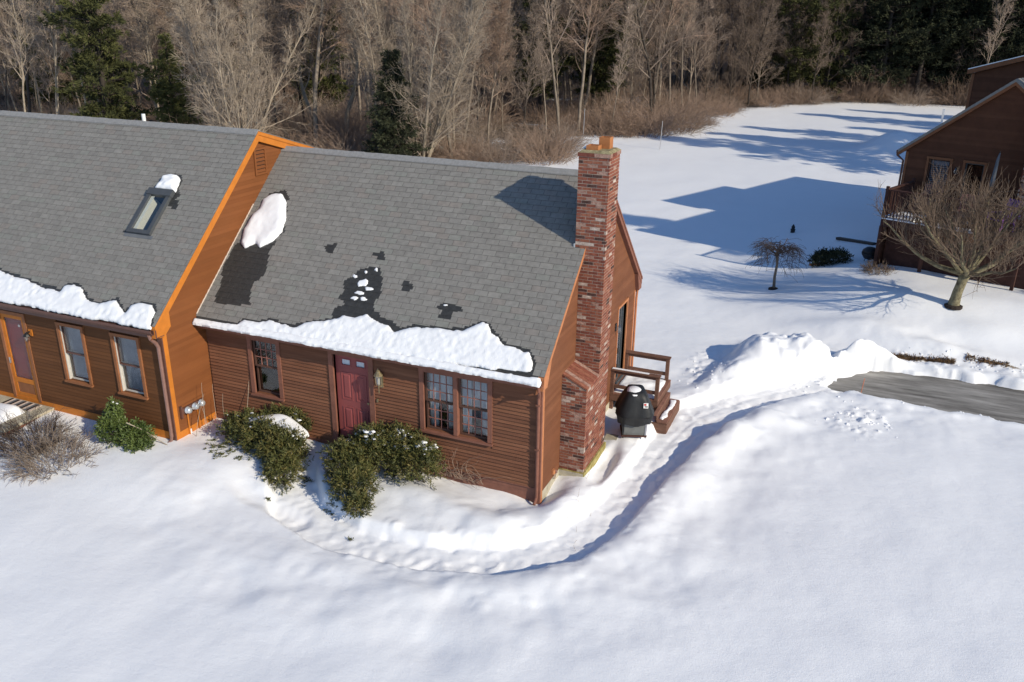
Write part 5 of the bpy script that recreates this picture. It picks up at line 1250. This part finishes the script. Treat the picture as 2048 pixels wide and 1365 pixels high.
snow_bits(y1, c1, 110, 3, (.012, .04))
y2, c2 = yew('yew_shrub', [(-2.72, -.42, .46, .52, .40, .52), (-3.20, -.35, .76, .46, .32, .36), (-3.70, -.50, .62, .52, .40, .46), (-4.05, -.95, .42, .45, .42, .44), (-3.65, -1.45, .28, .42, .40, .36), (-3.20, -1.95, .12, .24, .24, .26)], 'dark sprawling yew shrub between the red door and double window', 52, M_YEW, M_YEWT)
snow_bits(y2, c2, 230, 4, (.012, .05))
b = B(); n, m_ = 30, 12; V = []
for j in range(m_+1):
    for i in range(n+1):
        u, v = i/n, j/m_; ed = min(u*1.6, (1-u)*1.6, v, 1-v); hh = .20*math.sqrt(max(0, 1-(1-min(1, ed/.35))**2))*(1+.18*math.sin(9*u)*math.cos(4*v))-.04
        sk_ = math.sin(math.pi*u)**.5
        V.append(Vector((-6.95+u*1.62, -.62+.12*math.sin(3*u)-.05*u+(v-.5)*.46*(.35+.65*sk_), .70+.06*math.sin(4*u)+hh*(.4+.6*sk_))))
b.V = V; b.F = [(j*(n+1)+i, j*(n+1)+i+1, (j+1)*(n+1)+i+1, (j+1)*(n+1)+i) for j in range(m_) for i in range(n)]; b.fm = [0]*len(b.F)
b.thing('shrub_snow', M_SNOW, 'smooth white snow cap lying on the yew left of the red door', 'snow', smooth=True)
y3, c3 = yew('evergreen_shrub', [(-9.75, -1.95, .45, .30, .28, .42), (-9.72, -1.85, .80, .14, .14, .34), (-9.25, -1.80, .34, .36, .28, .34), (-9.0, -2.0, .18, .26, .22, .18)], 'small bright green evergreen shrub under the left house window', 53, M_GREEN, M_GREEN, ln=.07, wd=.03)
snow_bits(y3, c3, 14, 6, (.015, .03))
def twig_shrub(name, x, y, R, H, n_, seed, label, m):
    c = thicket(seed, R, H, n_, .0052, 7); me = np_mesh(name, *crown_np(c), m); return put_shrub(name, me, x, y, 0, 1.0, label)
twig_shrub('deciduous_shrub', -11.55, -2.75, .75, .75, 230, 401, 'brown leafless shrub nearest the brick stoop', M_TWIGW)
twig_shrub('deciduous_shrub', -10.45, -3.05, .80, .72, 260, 402, 'wide brown leafless shrub beside the small evergreen', M_TWIG)
# dry stalks by the meters
r = random.Random(31)
sp = thing('dry_stalks', 'tall dry plant stalks standing in the corner by the meters', 'plant', (-8.0, -.55, .1))
for i, (x, y, h, lx_) in enumerate(((-8.25, -1.0, 1.25, .1), (-8.15, -.75, 1.35, -.05), (-8.0, -.55, 1.3, .08), (-7.9, -.4, 1.0, .02), (-8.2, -.6, .8, -.15), (-7.35, -.25, 1.7, -.10), (-7.3, -.22, .7, .1), (-8.05, -.85, .7, .2))):
    b = B(); limb(b, r, (x, y, .1), (lx_, .05, 1), h, .009, .004, 7, 4, .05, .0); b.part('stalk', M_TWIGP, sp)
b = B(); b.tube([(-9.25, -2.0, 1.02-.2), (-9.0, -1.75, .55), (-8.7, -1.62, .28), (-8.45, -1.62, .2)], .012, 5); b.thing('fallen_branch', M_TWIGP, 'thin dead branch propped across the small evergreen', 'branch')
# bare vine on the wall under the double window
b = B(); r = random.Random(33)
for i in range(44):
    p = Vector((-1.75+r.gauss(0, .35), -.07, .10)); d = Vector((r.uniform(-.9, .9), r.uniform(-.15, .02), r.uniform(.5, 1)))
    pts = [p]; n_ = 9; L = r.uniform(.4, 1.1)
    for k in range(n_):
        d = (d+Vector((r.gauss(0, .35), r.gauss(0, .08), r.gauss(-.09, .25)))).normalized(); q = pts[-1]+d*(L/n_); q.y = min(-.035, max(-.22, q.y)); q.z = max(.05, q.z); pts.append(q)
    b.tube(pts, [.0062-.0005*k for k in range(n_+1)], 4, cap=False)
b.thing('bare_vine', M_TWIGR, 'tangled bare vine on the wall under the double window', 'vine')
# evergreen scraps and weeds on the snow
b = B(); r = random.Random(36)
for i in range(10):
    x, y = .95+r.gauss(0, .22), .0+r.gauss(0, .45); limb(b, r, (x, y, hz(x, y)-.02), (r.uniform(-.4, .4), r.uniform(-.4, .4), 1), r.uniform(.10, .25), .004, .002, 4, 4, .2)
b.thing('dry_weeds', M_TWIGP, 'sparse dry weeds poking from the snow near the chimney', 'weeds', kind='stuff')
rng = np.random.default_rng(3); C = []
for cx, cy, sp_, n_ in ((-7.3, -1.25, .18, 26), (-7.0, -1.5, .12, 18), (-6.5, -1.55, .04, 5), (-5.2, -2.3, .02, 4), (-3.9, -1.9, .07, 14), (-3.0, -2.6, .02, 3), (-5.0, -1.2, .05, 8), (-7.7, -1.0, .02, 3)):
    for _ in range(n_): C.append((cx+rng.normal()*sp_, cy+rng.normal()*sp_, 0))
C = np.array(C); C[:, 2] = height(C[:, 0], C[:, 1])+.01; Cr = np.repeat(C, 12, 0)+rng.normal(size=(len(C)*12, 3))*.012; Dr = rng.normal(size=Cr.shape); Dr[:, 2] = np.abs(Dr[:, 2])*.5
V, F = blades(Cr, Dr, .06, .02, rng); o = link('fallen_sprigs', np_mesh('fallen_sprigs', V, F, M_YEW)); props(o, 'scattered evergreen sprigs on the snow by the yews', 'sprigs', kind='stuff')
# dead grass beside the driveway
rng = np.random.default_rng(5); n_ = 3600; ch_ = rng.random(n_) < .55
gx_ = np.where(ch_, rng.uniform(6.55, 8.5, n_), rng.uniform(8.8, 11.5, n_)); gy_ = np.where(ch_, 11.90+.06*(gx_-7)+.12*fbm(gx_, gx_*0, .5, 8, 2)+rng.normal(size=n_)*.075, 12.28+.03*(gx_-9)+.12*fbm(gx_, gx_*0, .4, 9, 2)+rng.normal(size=n_)*.07)
mk_ = (fbm(gx_, gy_*2, .6, 9, 2) > -.06); gx_, gy_ = gx_[mk_], gy_[mk_]
C = np.stack([gx_, gy_, height(gx_, gy_)-.005], -1); D = rng.normal(size=C.shape)*.7; D[:, 2] = np.abs(D[:, 2])+.35
V, F = blades(C, D, .085, .02, rng); props(link('dead_grass', np_mesh('dead_grass', V, F, M_GRASS)), 'strip of brown dead grass showing beside the driveway', 'grass', kind='stuff')
# loose snow clods
b = B(); r = random.Random(12)
def clod(x, y, s_):
    z = hz(x, y)-.25*s_; k = len(b.V); N_ = 7
    for rr, zz in ((1, -.15), (1.0, .35), (.5, .75)):
        for j in range(N_): an = 2*math.pi*j/N_; q = s_*rr*r.uniform(.7, 1.25); b.V.append(Vector((x+q*math.cos(an), y+q*math.sin(an), z+zz*s_*r.uniform(.8, 1.2))))
    for i in range(2):
        for j in range(N_): b.face((k+i*N_+j, k+i*N_+(j+1) % N_, k+(i+1)*N_+(j+1) % N_, k+(i+1)*N_+j))
    b.face([k+2*N_+j for j in range(N_)])
for i in range(60):
    clod(6.05+r.gauss(0, .42), 6.75+r.gauss(0, .5), .015+.05*r.random()**3)
for i in range(70): clod(r.uniform(1.2, 2.6), r.gauss(8.3, .9), .012+.03*r.random()**3)
for i in range(60): t = r.random(); clod(4.4+2.0*t+r.gauss(0, .15), 9.1+1.0*t+r.gauss(0, .3), r.uniform(.015, .055))
for i in range(80): x = r.uniform(6.5, 12); clod(x, 11.95+.05*(x-8)+r.gauss(0, .25), r.uniform(.012, .05))
for i in range(50): x = r.uniform(6.5, 11.5); clod(x, 8.5+r.gauss(0, .12), r.uniform(.012, .04))
b.thing('snow_clods', M_SNOW, 'loose lumps of shovelled snow beside the path and driveway', 'snow', kind='stuff')

# ------------------------------------------------------------------ wooden steps, grill
dk = thing('deck', 'small brown wooden landing with handrails and step at the gable door', 'deck', (.65, 5.65, 0))
DZ = .42
for i in range(9):
    a_ = .03+i*.14; B().box(a_, a_+.132, 4.95, 6.40, DZ-.035, DZ).part('deck_board', M_WOODS, dk)
B().box(.03, 1.28, 4.93, 4.968, DZ-.20, DZ-.037).part('joist', M_WOOD, dk); B().box(.03, 1.28, 6.36, 6.40, DZ-.20, DZ-.037).part('joist', M_WOOD, dk); B().box(1.245, 1.285, 4.97, 6.36, DZ-.20, DZ-.037).part('joist', M_WOOD, dk)
for x, y in ((1.23, 4.99), (1.18, 6.31), (.06, 4.99), (.06, 6.31)): B().box(x-.045, x+.045, y-.045, y+.045, -.3, 1.05 if x > 1 else 1.045).part('post', M_WOOD, dk)
for y, xe in ((4.99, 1.30), (6.31, 1.25)):
    B().box(.02, xe, y-.07, y+.07, 1.052, 1.09).part('handrail', M_WOOD, dk)
    B().box(.10, xe-.12, y-.02, y+.02, .96, 1.05).part('rail', M_WOOD, dk); B().box(.10, xe-.12, y-.02, y+.02, .56, .65).part('rail', M_WOOD, dk)
b = B(); b.box(.05, 1.0, 4.95, 5.03, 1.092, 1.10); b.part('rail_frost', M_SNOW, dk)
for x0, x1, z in ((1.30, 1.395, .27), (1.40, 1.52, .10), (1.525, 1.65, .10)): B().box(x0, x1, 4.45, 5.92, z-.035, z).part('tread', M_WOODS, dk)
B().box(1.375, 1.398, 4.47, 5.90, .0, .234).part('riser', M_WOOD, dk); B().box(1.63, 1.66, 4.43, 5.94, -.25, .064).part('riser', M_WOOD, dk)
for y in (4.43, 5.94): B().box(1.28, 1.63, y-.018, y+.018, -.25, .06).part('stringer', M_WOOD, dk)
roof_snow('step_snow', [(1.43, 4.6), (1.52, 4.55), (1.60, 4.8), (1.56, 5.1), (1.62, 5.5), (1.58, 5.86), (1.43, 5.8), (1.48, 5.3), (1.42, 5.0)], .035, lambda x, y, n=0: Vector((x, y, .10+n)), 'thin patch of snow on the lower wooden step', step=.022, wob=.05, seed=61, soft=.05)
bs = B(); n, m_ = 24, 22; V = []
X, Y = np.meshgrid(np.linspace(.08, 1.2, n), np.linspace(5.02, 6.34, m_)); T_ = .06+.16*fbm(X, Y, .35, 66, 3); ED = np.minimum(np.minimum(X-.08, 1.2-X), np.minimum(Y-5.02, 6.34-Y)); T_ = np.where(ED < .02, -.01, T_)
bs.V = [Vector((X[j, i], Y[j, i], DZ+max(-.012, T_[j, i]-.02))) for j in range(m_) for i in range(n)]; bs.F = [(j*n+i, j*n+i+1, (j+1)*n+i+1, (j+1)*n+i) for j in range(m_-1) for i in range(n-1)]; bs.fm = [0]*len(bs.F)
bs.thing('deck_snow', M_SNOW, 'patchy snow on the wooden landing by the gable door', 'snow', smooth=True)

gz = hz(1.02, 3.55); gr = thing('grill', 'gas grill under a black cover beside the brick chimney', 'grill', (1.02, 3.62, gz), .35)
B().box(-.27, .27, -.26, .26, .10, .60).part('cabinet', M_GREYP, gr)
B().box(-.24, .24, -.272, -.262, .16, .56).part('cabinet_door', M_GREYP, gr)
for x in (-.27, .27): B().box(x-.02, x+.02, -.275, -.24, .02, .60).part('leg', M_STEEL if x > 0 else M_BLACK, gr); B().box(x-.02, x+.02, .22, .27, .02, .60).part('leg', M_BLACK, gr)
B().box(-.30, .30, -.29, .27, .06, .10).part('base_shelf', M_WOODD, gr)
b = B(); N_ = 40; rings = [(1.22, .14, .22), (1.205, .20, .27), (1.08, .27, .34), (.95, .33, .38), (.78, .40, .41), (.66, .44, .43), (.62, .45, .435), (.58, .42, .40), (.40, .38, .375)]; r = random.Random(4)
for i, (z, rx, ry) in enumerate(rings):
    for j in range(N_):
        an = 2*math.pi*j/N_; c, s_ = math.cos(an), math.sin(an); e_ = 4.5
        q = (abs(c)**e_+abs(s_)**e_)**(-1/e_); f = 1+(.034*math.sin(7*an+i*.5)+.018*math.sin(17*an+.9*i))*min(1, i/4)
        zz = z-(.10*max(0, math.sin(an-.6)) if i == len(rings)-1 else 0)+(.03*math.sin(5*an) if i >= 7 else 0)
        b.V.append(Vector((rx*q*c*f, ry*q*s_*f-.03*(i < 3), zz)))
for i in range(len(rings)-1):
    for j in range(N_): j2 = (j+1) % N_; b.face((i*N_+j, (i+1)*N_+j, (i+1)*N_+j2, i*N_+j2))
b.face(list(range(N_))); cov = b.part('cover', M_COVER, gr, True)
b = B(); b.fr = Fr((0, 0, 0), (1, 0, 0), (0, 1, 0))
def tagq(u0, u1, w0, w1, dn):                        # small square label on the sloping right-hand front of the cover
    P = lambda u, w: Vector((.27+u, -.385-dn-(.95-w)*.28, w))
    b.V = [P(u0, w0), P(u1, w0), P(u1, w1), P(u0, w1)]+[P(u0, w0)+Vector((0, .03, 0)), P(u1, w0)+Vector((0, .03, 0)), P(u1, w1)+Vector((0, .03, 0)), P(u0, w1)+Vector((0, .03, 0))]
    b.F = [(0, 1, 2, 3), (0, 4, 5, 1), (1, 5, 6, 2), (2, 6, 7, 3), (3, 7, 4, 0)]; b.fm = [0]*5
tagq(-.11, .0, .89, 1.0, .02); b.part('logo_patch', M_WHITE, gr)
b = B(); tagq(-.10, -.045, .95, .99, .024); b.part('logo_red', M_RED, gr)
b = B(); tagq(-.085, -.012, .91, .94, .024); b.part('logo_black', M_GREYP, gr)
b = B(); b.lathe((-.05, -.09, 1.215), [(.21, -.06), (.20, -.0), (.13, .035), (0, .045)], 14); b.V = [Vector((v.x*.85, v.y*1.15, v.z+.25*min(0, v.y+.12))) for v in b.V]; b.part('snow', M_SNOW, gr, True)
b = B(); b.box(.45, .75, 3.15, 3.42, -.03, .05); b.V = [v+Vector((.05*math.sin(v.y*9), 0, .05*(v.x-.6))) for v in b.V]; b.thing('stone', M_CONC, 'flat stone on the snow at the grill foot', 'stone')

# ------------------------------------------------------------------ far house at the right edge
TH2 = math.radians(-22); R2 = (6.4818, 21.1063, 0.0)
h2 = thing('house', 'shaded brown gable house with deck behind the fruit tree', 'house', R2, TH2)
G2 = Fr((0, 0, 0), (1, 0, 0), (0, -1, 0)); W2_, EZ2, AP2, LEN2 = 6.5, 4.70, 7.65, 8.2; S2 = (AP2-4.9)/3.5
def z2(u): return AP2-abs(u-3.25)*S2
w2 = group_part('wall', h2)
hl2 = [(.88, 1.63, 3.3, 4.69), (2.15, 2.79, 2.75, 4.69)]
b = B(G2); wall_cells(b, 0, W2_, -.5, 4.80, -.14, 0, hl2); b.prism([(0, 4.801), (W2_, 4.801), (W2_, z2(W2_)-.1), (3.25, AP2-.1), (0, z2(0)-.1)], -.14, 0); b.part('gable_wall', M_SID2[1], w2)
B().box(.0, .14, .141, LEN2, -.5, 4.85).part('side_wall', M_SID2[1], w2); B().box(W2_-.14, W2_, .141, LEN2, -.5, 4.85).part('side_wall', M_SID2[1], w2)
b = B(); b.fr = Fr((0, LEN2, 0), (1, 0, 0), (0, 1, 0)); b.prism([(.0, -.5), (W2_, -.5), (W2_, z2(W2_)-.1), (3.25, AP2-.1), (0, z2(0)-.1)], 0, .14); b.part('rear_wall', M_SID2[1], w2)
def gsp2(z, zt):
    def lim(zz):
        if zz < 4.85: return (.10, W2_-.1)
        d = (AP2-.2-zz)/S2; return (3.25-d, 3.25+d)
    l0, l1 = lim(z), lim(zt); out = []
    for p, q in cut(l0[0], l0[1], [(.80, 1.71, 3.2, 4.77), (2.07, 2.87, 2.6, 4.77)], z, zt):
        p1 = l1[0] if abs(p-l0[0]) < 1e-6 else p; q1 = l1[1] if abs(q-l0[1]) < 1e-6 else q
        out.append(((p, q), (p1, max(q1, p1+.005))))
    return out
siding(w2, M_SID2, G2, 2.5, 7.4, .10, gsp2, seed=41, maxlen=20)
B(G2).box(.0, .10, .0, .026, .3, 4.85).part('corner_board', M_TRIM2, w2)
wn = win_part(h2); casing(wn, G2, .80, 1.71, 3.25, 4.77, .08, M_TRIM2); sash(wn, G2, .88, 1.63, 3.3, 4.69, -.05, 1, 1, M_SASH, M_SASH, M_GLASSD)
for i in range(16): B(G2).box(.93, 1.58, -.13, -.115, 3.4+i*.075, 3.45+i*.075).part('blind_slat', M_CURTB, wn)
B(G2).box(.93, 1.58, -.13, -.11, 4.50, 4.62).part('valance', M_CURT, wn)
wn = group_part('deck_door', h2); casing(wn, G2, 2.07, 2.87, 2.72, 4.77, .08, M_TRIM2, sill=False); sash(wn, G2, 2.15, 2.79, 2.75, 4.69, -.05, 1, 1, M_SKYF, M_SKYF, M_GLASSD)
b = B(); b.box(.15, 4.2, .9, .95, 2.7, 4.8); b.part('room_lining', M_BLIND, h2)
e2 = group_part('eave', h2)
for sgn in (1, -1):
    def R(t, dn): u = -.25+t*3.5; return (u if sgn > 0 else 6.5-u, z2(u)+dn)
    for d0_, d1_, n0, n1, nm in ((-.012, -.22, .002, .14, 'rake_board'),):
        poly = [R(0, d0_), R(1, d0_), R(1, d1_), R(0, d1_)]; B(G2).prism(poly, n0, n1).part(nm, M_TRIM2, e2)
b = B(); b.tube([(-.30, -.05, 4.80), (-.30, -.03, 4.68), (-.06, .0, 4.50), (-.06, .0, 1.0)], .04, 6); b.part('downspout', M_GUTB, e2)
B().box(-.33, -.25, -.1, LEN2, 4.76, 4.87).part('gutter', M_GUTB, e2)
rf = group_part('roof', h2)
b = B(G2); b.prism([(-.25, z2(-.25)-.10), (3.25, AP2-.10), (6.75, z2(6.75)-.10), (6.75, z2(6.75)), (3.25, AP2), (-.25, z2(-.25))], -LEN2-.15, .16); b.part('roof_deck', M_SHINGLE[0], rf)
for i in range(26):
    for sgn in (1, -1):
        t0 = i/26*3.42; u0 = -.25+t0; u1 = u0+.15
        pl = [(u0, z2(u0)+.001), (u1, z2(u1)+.001), (u1, z2(u1)+.004), (u0, z2(u0)+.014)]
        if sgn < 0: pl = [(6.5-a_, c_) for a_, c_ in pl]
        B(G2).prism(pl, -LEN2-.15, .16).part('shingle_course', M_SHINGLE[i % 5], rf)
# brick chimney on the gable, mostly beyond the picture edge
ch2 = group_part('chimney', h2); b = B(G2); b.box(4.18, 5.4, .0, .55, -.2, 8.3); b.part('mortar_core', M_MORTAR, ch2)
rest = B(G2); rr_ = random.Random(3); z = .3; k = 0
while z < 8.25:
    p = 4.17-(.1 if k % 2 else 0)
    while p < 5.4:
        rest.mi = rr_.randrange(6); rest.box(max(p, 4.17), min(p+.2, 5.41), .545, .558, z, z+.058); p += .21
    p = -.0
    while p < .5:
        rest.mi = rr_.randrange(6); rest.box(4.168, 4.19, p+(.05 if k % 2 else 0), p+.2, z, z+.058); p += .21
    z += .0677; k += 1
props(rest.part('bricks', M_BRICK, ch2), kind='stuff')
lp = group_part('wall_lamp', h2); B(G2).box(1.84, 1.92, .02, .05, 4.25, 4.5).part('back_plate', M_BLACK, lp); b = B(); b.lathe((1.88, -.10, 4.25), [(.03, 0), (.06, .05), (.06, .15), (0, .22)], 8); b.part('lamp_glass', M_LGLASS, lp)
# taller wing behind
h3 = thing('house', 'dark taller wing with shed roof at the upper right edge', 'house', (R2[0]-math.cos(TH2)*.12-math.sin(TH2)*6.0, R2[1]-math.sin(TH2)*.12+math.cos(TH2)*6.0, 0), TH2)
w3 = group_part('wall', h3)
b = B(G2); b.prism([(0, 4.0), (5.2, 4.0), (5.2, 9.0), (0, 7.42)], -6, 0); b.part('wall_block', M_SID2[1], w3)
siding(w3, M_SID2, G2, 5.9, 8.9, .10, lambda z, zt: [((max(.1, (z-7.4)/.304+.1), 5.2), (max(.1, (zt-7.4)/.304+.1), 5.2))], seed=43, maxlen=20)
B(G2).box(-.01, .10, .0, .03, 4.0, 7.40).part('corner_board', M_TRIM2, w3)
b = B(G2); b.prism([(-.15, 7.40), (5.4, 9.09), (5.4, 9.25), (-.15, 7.56)], -6.2, .18); b.part('roof', M_SHINGLE[0], h3)
b = B(G2); b.prism([(-.15, 7.38), (5.4, 9.07), (5.4, 9.26), (-.15, 7.57)], .181, .21); b.part('fascia', M_TRIM2, h3)
b = B(G2); b.prism([(-.14, 7.563), (5.4, 9.253), (5.4, 9.29), (-.14, 7.60)], -.25, .22); b.part('roof_snow', M_SNOW, h3)
b = B(); b.box(.5, 5.2, 6.0, 12.5, 3.0, 7.2); b.part('rear_block', M_SID2[1], w3)

# deck of the far house
d2 = thing('deck', 'raised brown deck with baluster railing on the far shaded house', 'deck', R2, TH2)
DX0, DX1, DV0, DV1, DF = .52, 6.0, -2.55, -.04, 2.76
for i in range(18):
    a_ = DV0+i*.142; B().box(DX0, DX1, a_, a_+.134, DF-.04, DF).part('deck_board', M_WOODD, d2)
B().box(DX0-.03, DX1, DV0-.05, DV0-.003, DF-.26, DF).part('rim_joist', M_WOODD, d2); B().box(DX0-.05, DX0-.003, DV0, DV1, DF-.26, DF).part('rim_joist', M_WOODD, d2)
for x in (DX0, 2.1, 3.6, 5.1):
    B().box(x-.05, x+.05, DV0-.05, DV0+.05, .3, DF-.262).part('post', M_WOODD, d2); B().box(x-.05, x+.05, DV0-.01, DV0+.09, DF+.002, DF+1.16).part('rail_post', M_WOODD, d2)
B().box(DX0-.05, DX0+.05, -.25, -.15, DF+.002, DF+1.16).part('rail_post', M_WOODD, d2)
B().box(DX0-.06, 5.3, DV0-.02, DV0+.10, DF+1.02, DF+1.06).part('handrail', M_WOODD, d2); B().box(DX0-.06, DX0+.06, DV0+.1, -.1, DF+1.02, DF+1.06).part('handrail', M_WOODD, d2)
bal = B(); bal.box(-.018, .018, -.018, .018, .08, 1.02); balm = mkmesh('baluster', bal.V, bal.F, M_WOODD)
for i in range(40): link('baluster', balm, d2, (DX0+.12+i*.115, DV0+.04, DF))
for i in range(18): link('baluster', balm, d2, (DX0, DV0+.16+i*.125, DF))
B().box(DX0-.1, DX0, DV0+.1, -.2, .55, 2.4).part('side_screen', M_WOODD, d2)
B().box(DX0+.1, 5.9, DV0+.4, DV0+.45, .3, 2.4).part('back_screen', M_WOODD, d2)
ds = B(); ds.fr = WORLD
for i, (x0, x1, v0, v1) in enumerate(((.62, 1.55, -2.4, -1.1), (1.7, 2.8, -2.42, -2.1), (2.9, 3.8, -2.42, -2.2), (2.8, 3.5, -1.4, -1.0))): ds.box(x0, x1, v0, v1, DF+.002, DF+.06)
o = ds.part('snow', M_SNOW, d2)
b = B(); b.box(DX0-.03, 3.9, DV0-.049, DV0-.012, DF+.003, DF+.04); b.part('edge_snow', M_SNOW, d2)
B().box(2.7, 4.0, DV0-.10, DV0-.052, DF-.30, DF-.02).part('planter_box', M_TRIM2, d2)
def chair(lx_, lv, rz, lab, m):
    wx = R2[0]+math.cos(TH2)*lx_-math.sin(TH2)*lv; wy = R2[1]+math.sin(TH2)*lx_+math.cos(TH2)*lv
    c = thing('adirondack_chair', lab, 'chair', (wx, wy, DF), rz)
    for i in range(6): b = B(); b.bar((-.27+i*.108, .22, .28), (-.30+i*.12, .52, 1.02), .09, .02, (0, 1, 0)); b.part('back_slat', m, c)
    for i in range(5): B().box(-.28, .28, -.28+i*.10, -.19+i*.10, .36-i*.018, .385-i*.018).part('seat_slat', m, c)
    for s_ in (-1, 1):
        B().box(s_*.34-.06, s_*.34+.06, -.36, .40, .56, .585).part('armrest', m, c); B().box(s_*.31-.02, s_*.31+.02, -.32, -.22, 0, .56).part('leg', m, c); B().box(s_*.31-.02, s_*.31+.02, .25, .33, 0, .56).part('leg', m, c)
    return c
chair(4.05, -1.4, TH2-.5, 'purple slatted chair on the far deck near the chimney', M_PURPLE); chair(3.05, -1.55, TH2+.3, 'rose-brown slatted chair on the far deck beside the purple chair', M_ROSEW); chair(1.3, -.65, TH2, 'rose-brown slatted chair on the far deck under the window', M_ROSEW)
ux = R2[0]+math.cos(TH2)*3.35+math.sin(TH2)*.9; uy = R2[1]+math.sin(TH2)*3.35-math.cos(TH2)*.9
um = thing('patio_umbrella', 'closed grey patio umbrella standing on the far deck', 'umbrella', (ux, uy, DF))
b = B(); b.tube([(ux-.1, uy, DF), (ux+.08, uy, DF+2.55)], .02, 6); b.part('pole', M_BLACK, um); b = B(); b.tube([(ux+.02, uy, DF+1.35), (ux+.04, uy, DF+1.6), (ux+.06, uy, DF+2.3), (ux+.08, uy, DF+2.5)], [.075, .07, .045, .02], 8); b.part('canopy', M_UMB, um, True)

# ------------------------------------------------------------------ small things on the snow
def gnd(x, y, dz=0): return Vector((x, y, hz(x, y)+dz))
k2 = thing('kettle_grill', 'round black kettle grill beside the far deck', 'grill', gnd(5.80, 19.4))
c = Vector(k2.location)
b = B(); b.lathe(c+Vector((0, 0, .06)), [(.03, 0), (.2, .06), (.29, .2), (.30, .27)], 16); b.part('bowl', M_BLACK, k2, True)
b = B(); b.lathe(c+Vector((0, 0, .34)), [(.30, 0), (.27, .1), (.15, .2), (.0, .23)], 16); b.part('lid', M_BLACK, k2, True)
for j in range(3):
    an = 2.1*j+.4; b = B(); b.tube([c+Vector((.15*math.cos(an), .15*math.sin(an), .12)), c+Vector((.25*math.cos(an), .25*math.sin(an), -.12))], .014, 5); b.part('leg', M_BLACK, k2)
t0, cc = yew('cut_evergreen', [(4.25, 19.5, hz(4.25, 19.5)+.18, .42, .34, .26), (4.72, 19.6, hz(4.7, 19.6)+.15, .36, .30, .24), (4.0, 19.4, hz(4, 19.4)+.14, .26, .24, .2)], 'discarded evergreen tree lying on the shaded snow', 58, M_SPRUCE, M_SPRUCE, dens=700, ln=.12, wd=.03)
b = B(); p = gnd(3.72, 19.3, .10); b.tube([p, p+Vector((.4, .2, .05))], .05, 8); b.part('cut_trunk', M_TRIMG, t0)
b = B(); p = gnd(4.49, 23.5, .06); q = gnd(5.95, 22.0, .03); b.bar(p, q, .22, .10); b.thing('plank', M_BLACK, 'dark plank lying on the shaded snow left of the far deck', 'plank')
b = B(); p = gnd(2.44, 26.1); b.lathe(p, [(.10, -.1), (.10, .12), (.12, .14), (.07, .2), (.09, .26), (.03, .36), (0, .4)], 8); b.thing('yard_post', M_BLACK, 'small black post top poking out of the shaded snow', 'post')
twig_shrub('grass_clump', 6.15, 17.9, .55, .42, 200, 410, 'low tan dry shrub at the corner of the far deck', M_TWIGA)
def pole(name, x, y, h, r_, m, lab, cat): b = B(); p = gnd(x, y, -.1); b.tube([p, p+Vector((.05, 0, h))], r_, 6); b.thing(name, m, lab, cat)
pole('pole', -9.69, 50.2, 2.2, .03, M_STEEL, 'thin pale pole standing on the far snow right of the chimney', 'pole')
pole('pole', -16.6, 52.5, 2.6, .03, M_STEEL, 'thin pale pole at the snow edge left of the chimney', 'pole')
b = B(); p = gnd(10.93, 80.1, -.1); b.box(p.x-.09, p.x+.09, p.y-.09, p.y+.09, p.z, p.z+1.3); b.box(p.x-.11, p.x+.11, p.y-.11, p.y+.11, p.z+1.3, p.z+1.36); b.thing('fence_post', M_WHITE, 'white post on the far snow left of the shaded house', 'post')
pole('driveway_marker', 6.02, 8.95, .75, .012, M_STAKE, 'thin orange marker stake at the driveway edge', 'marker')
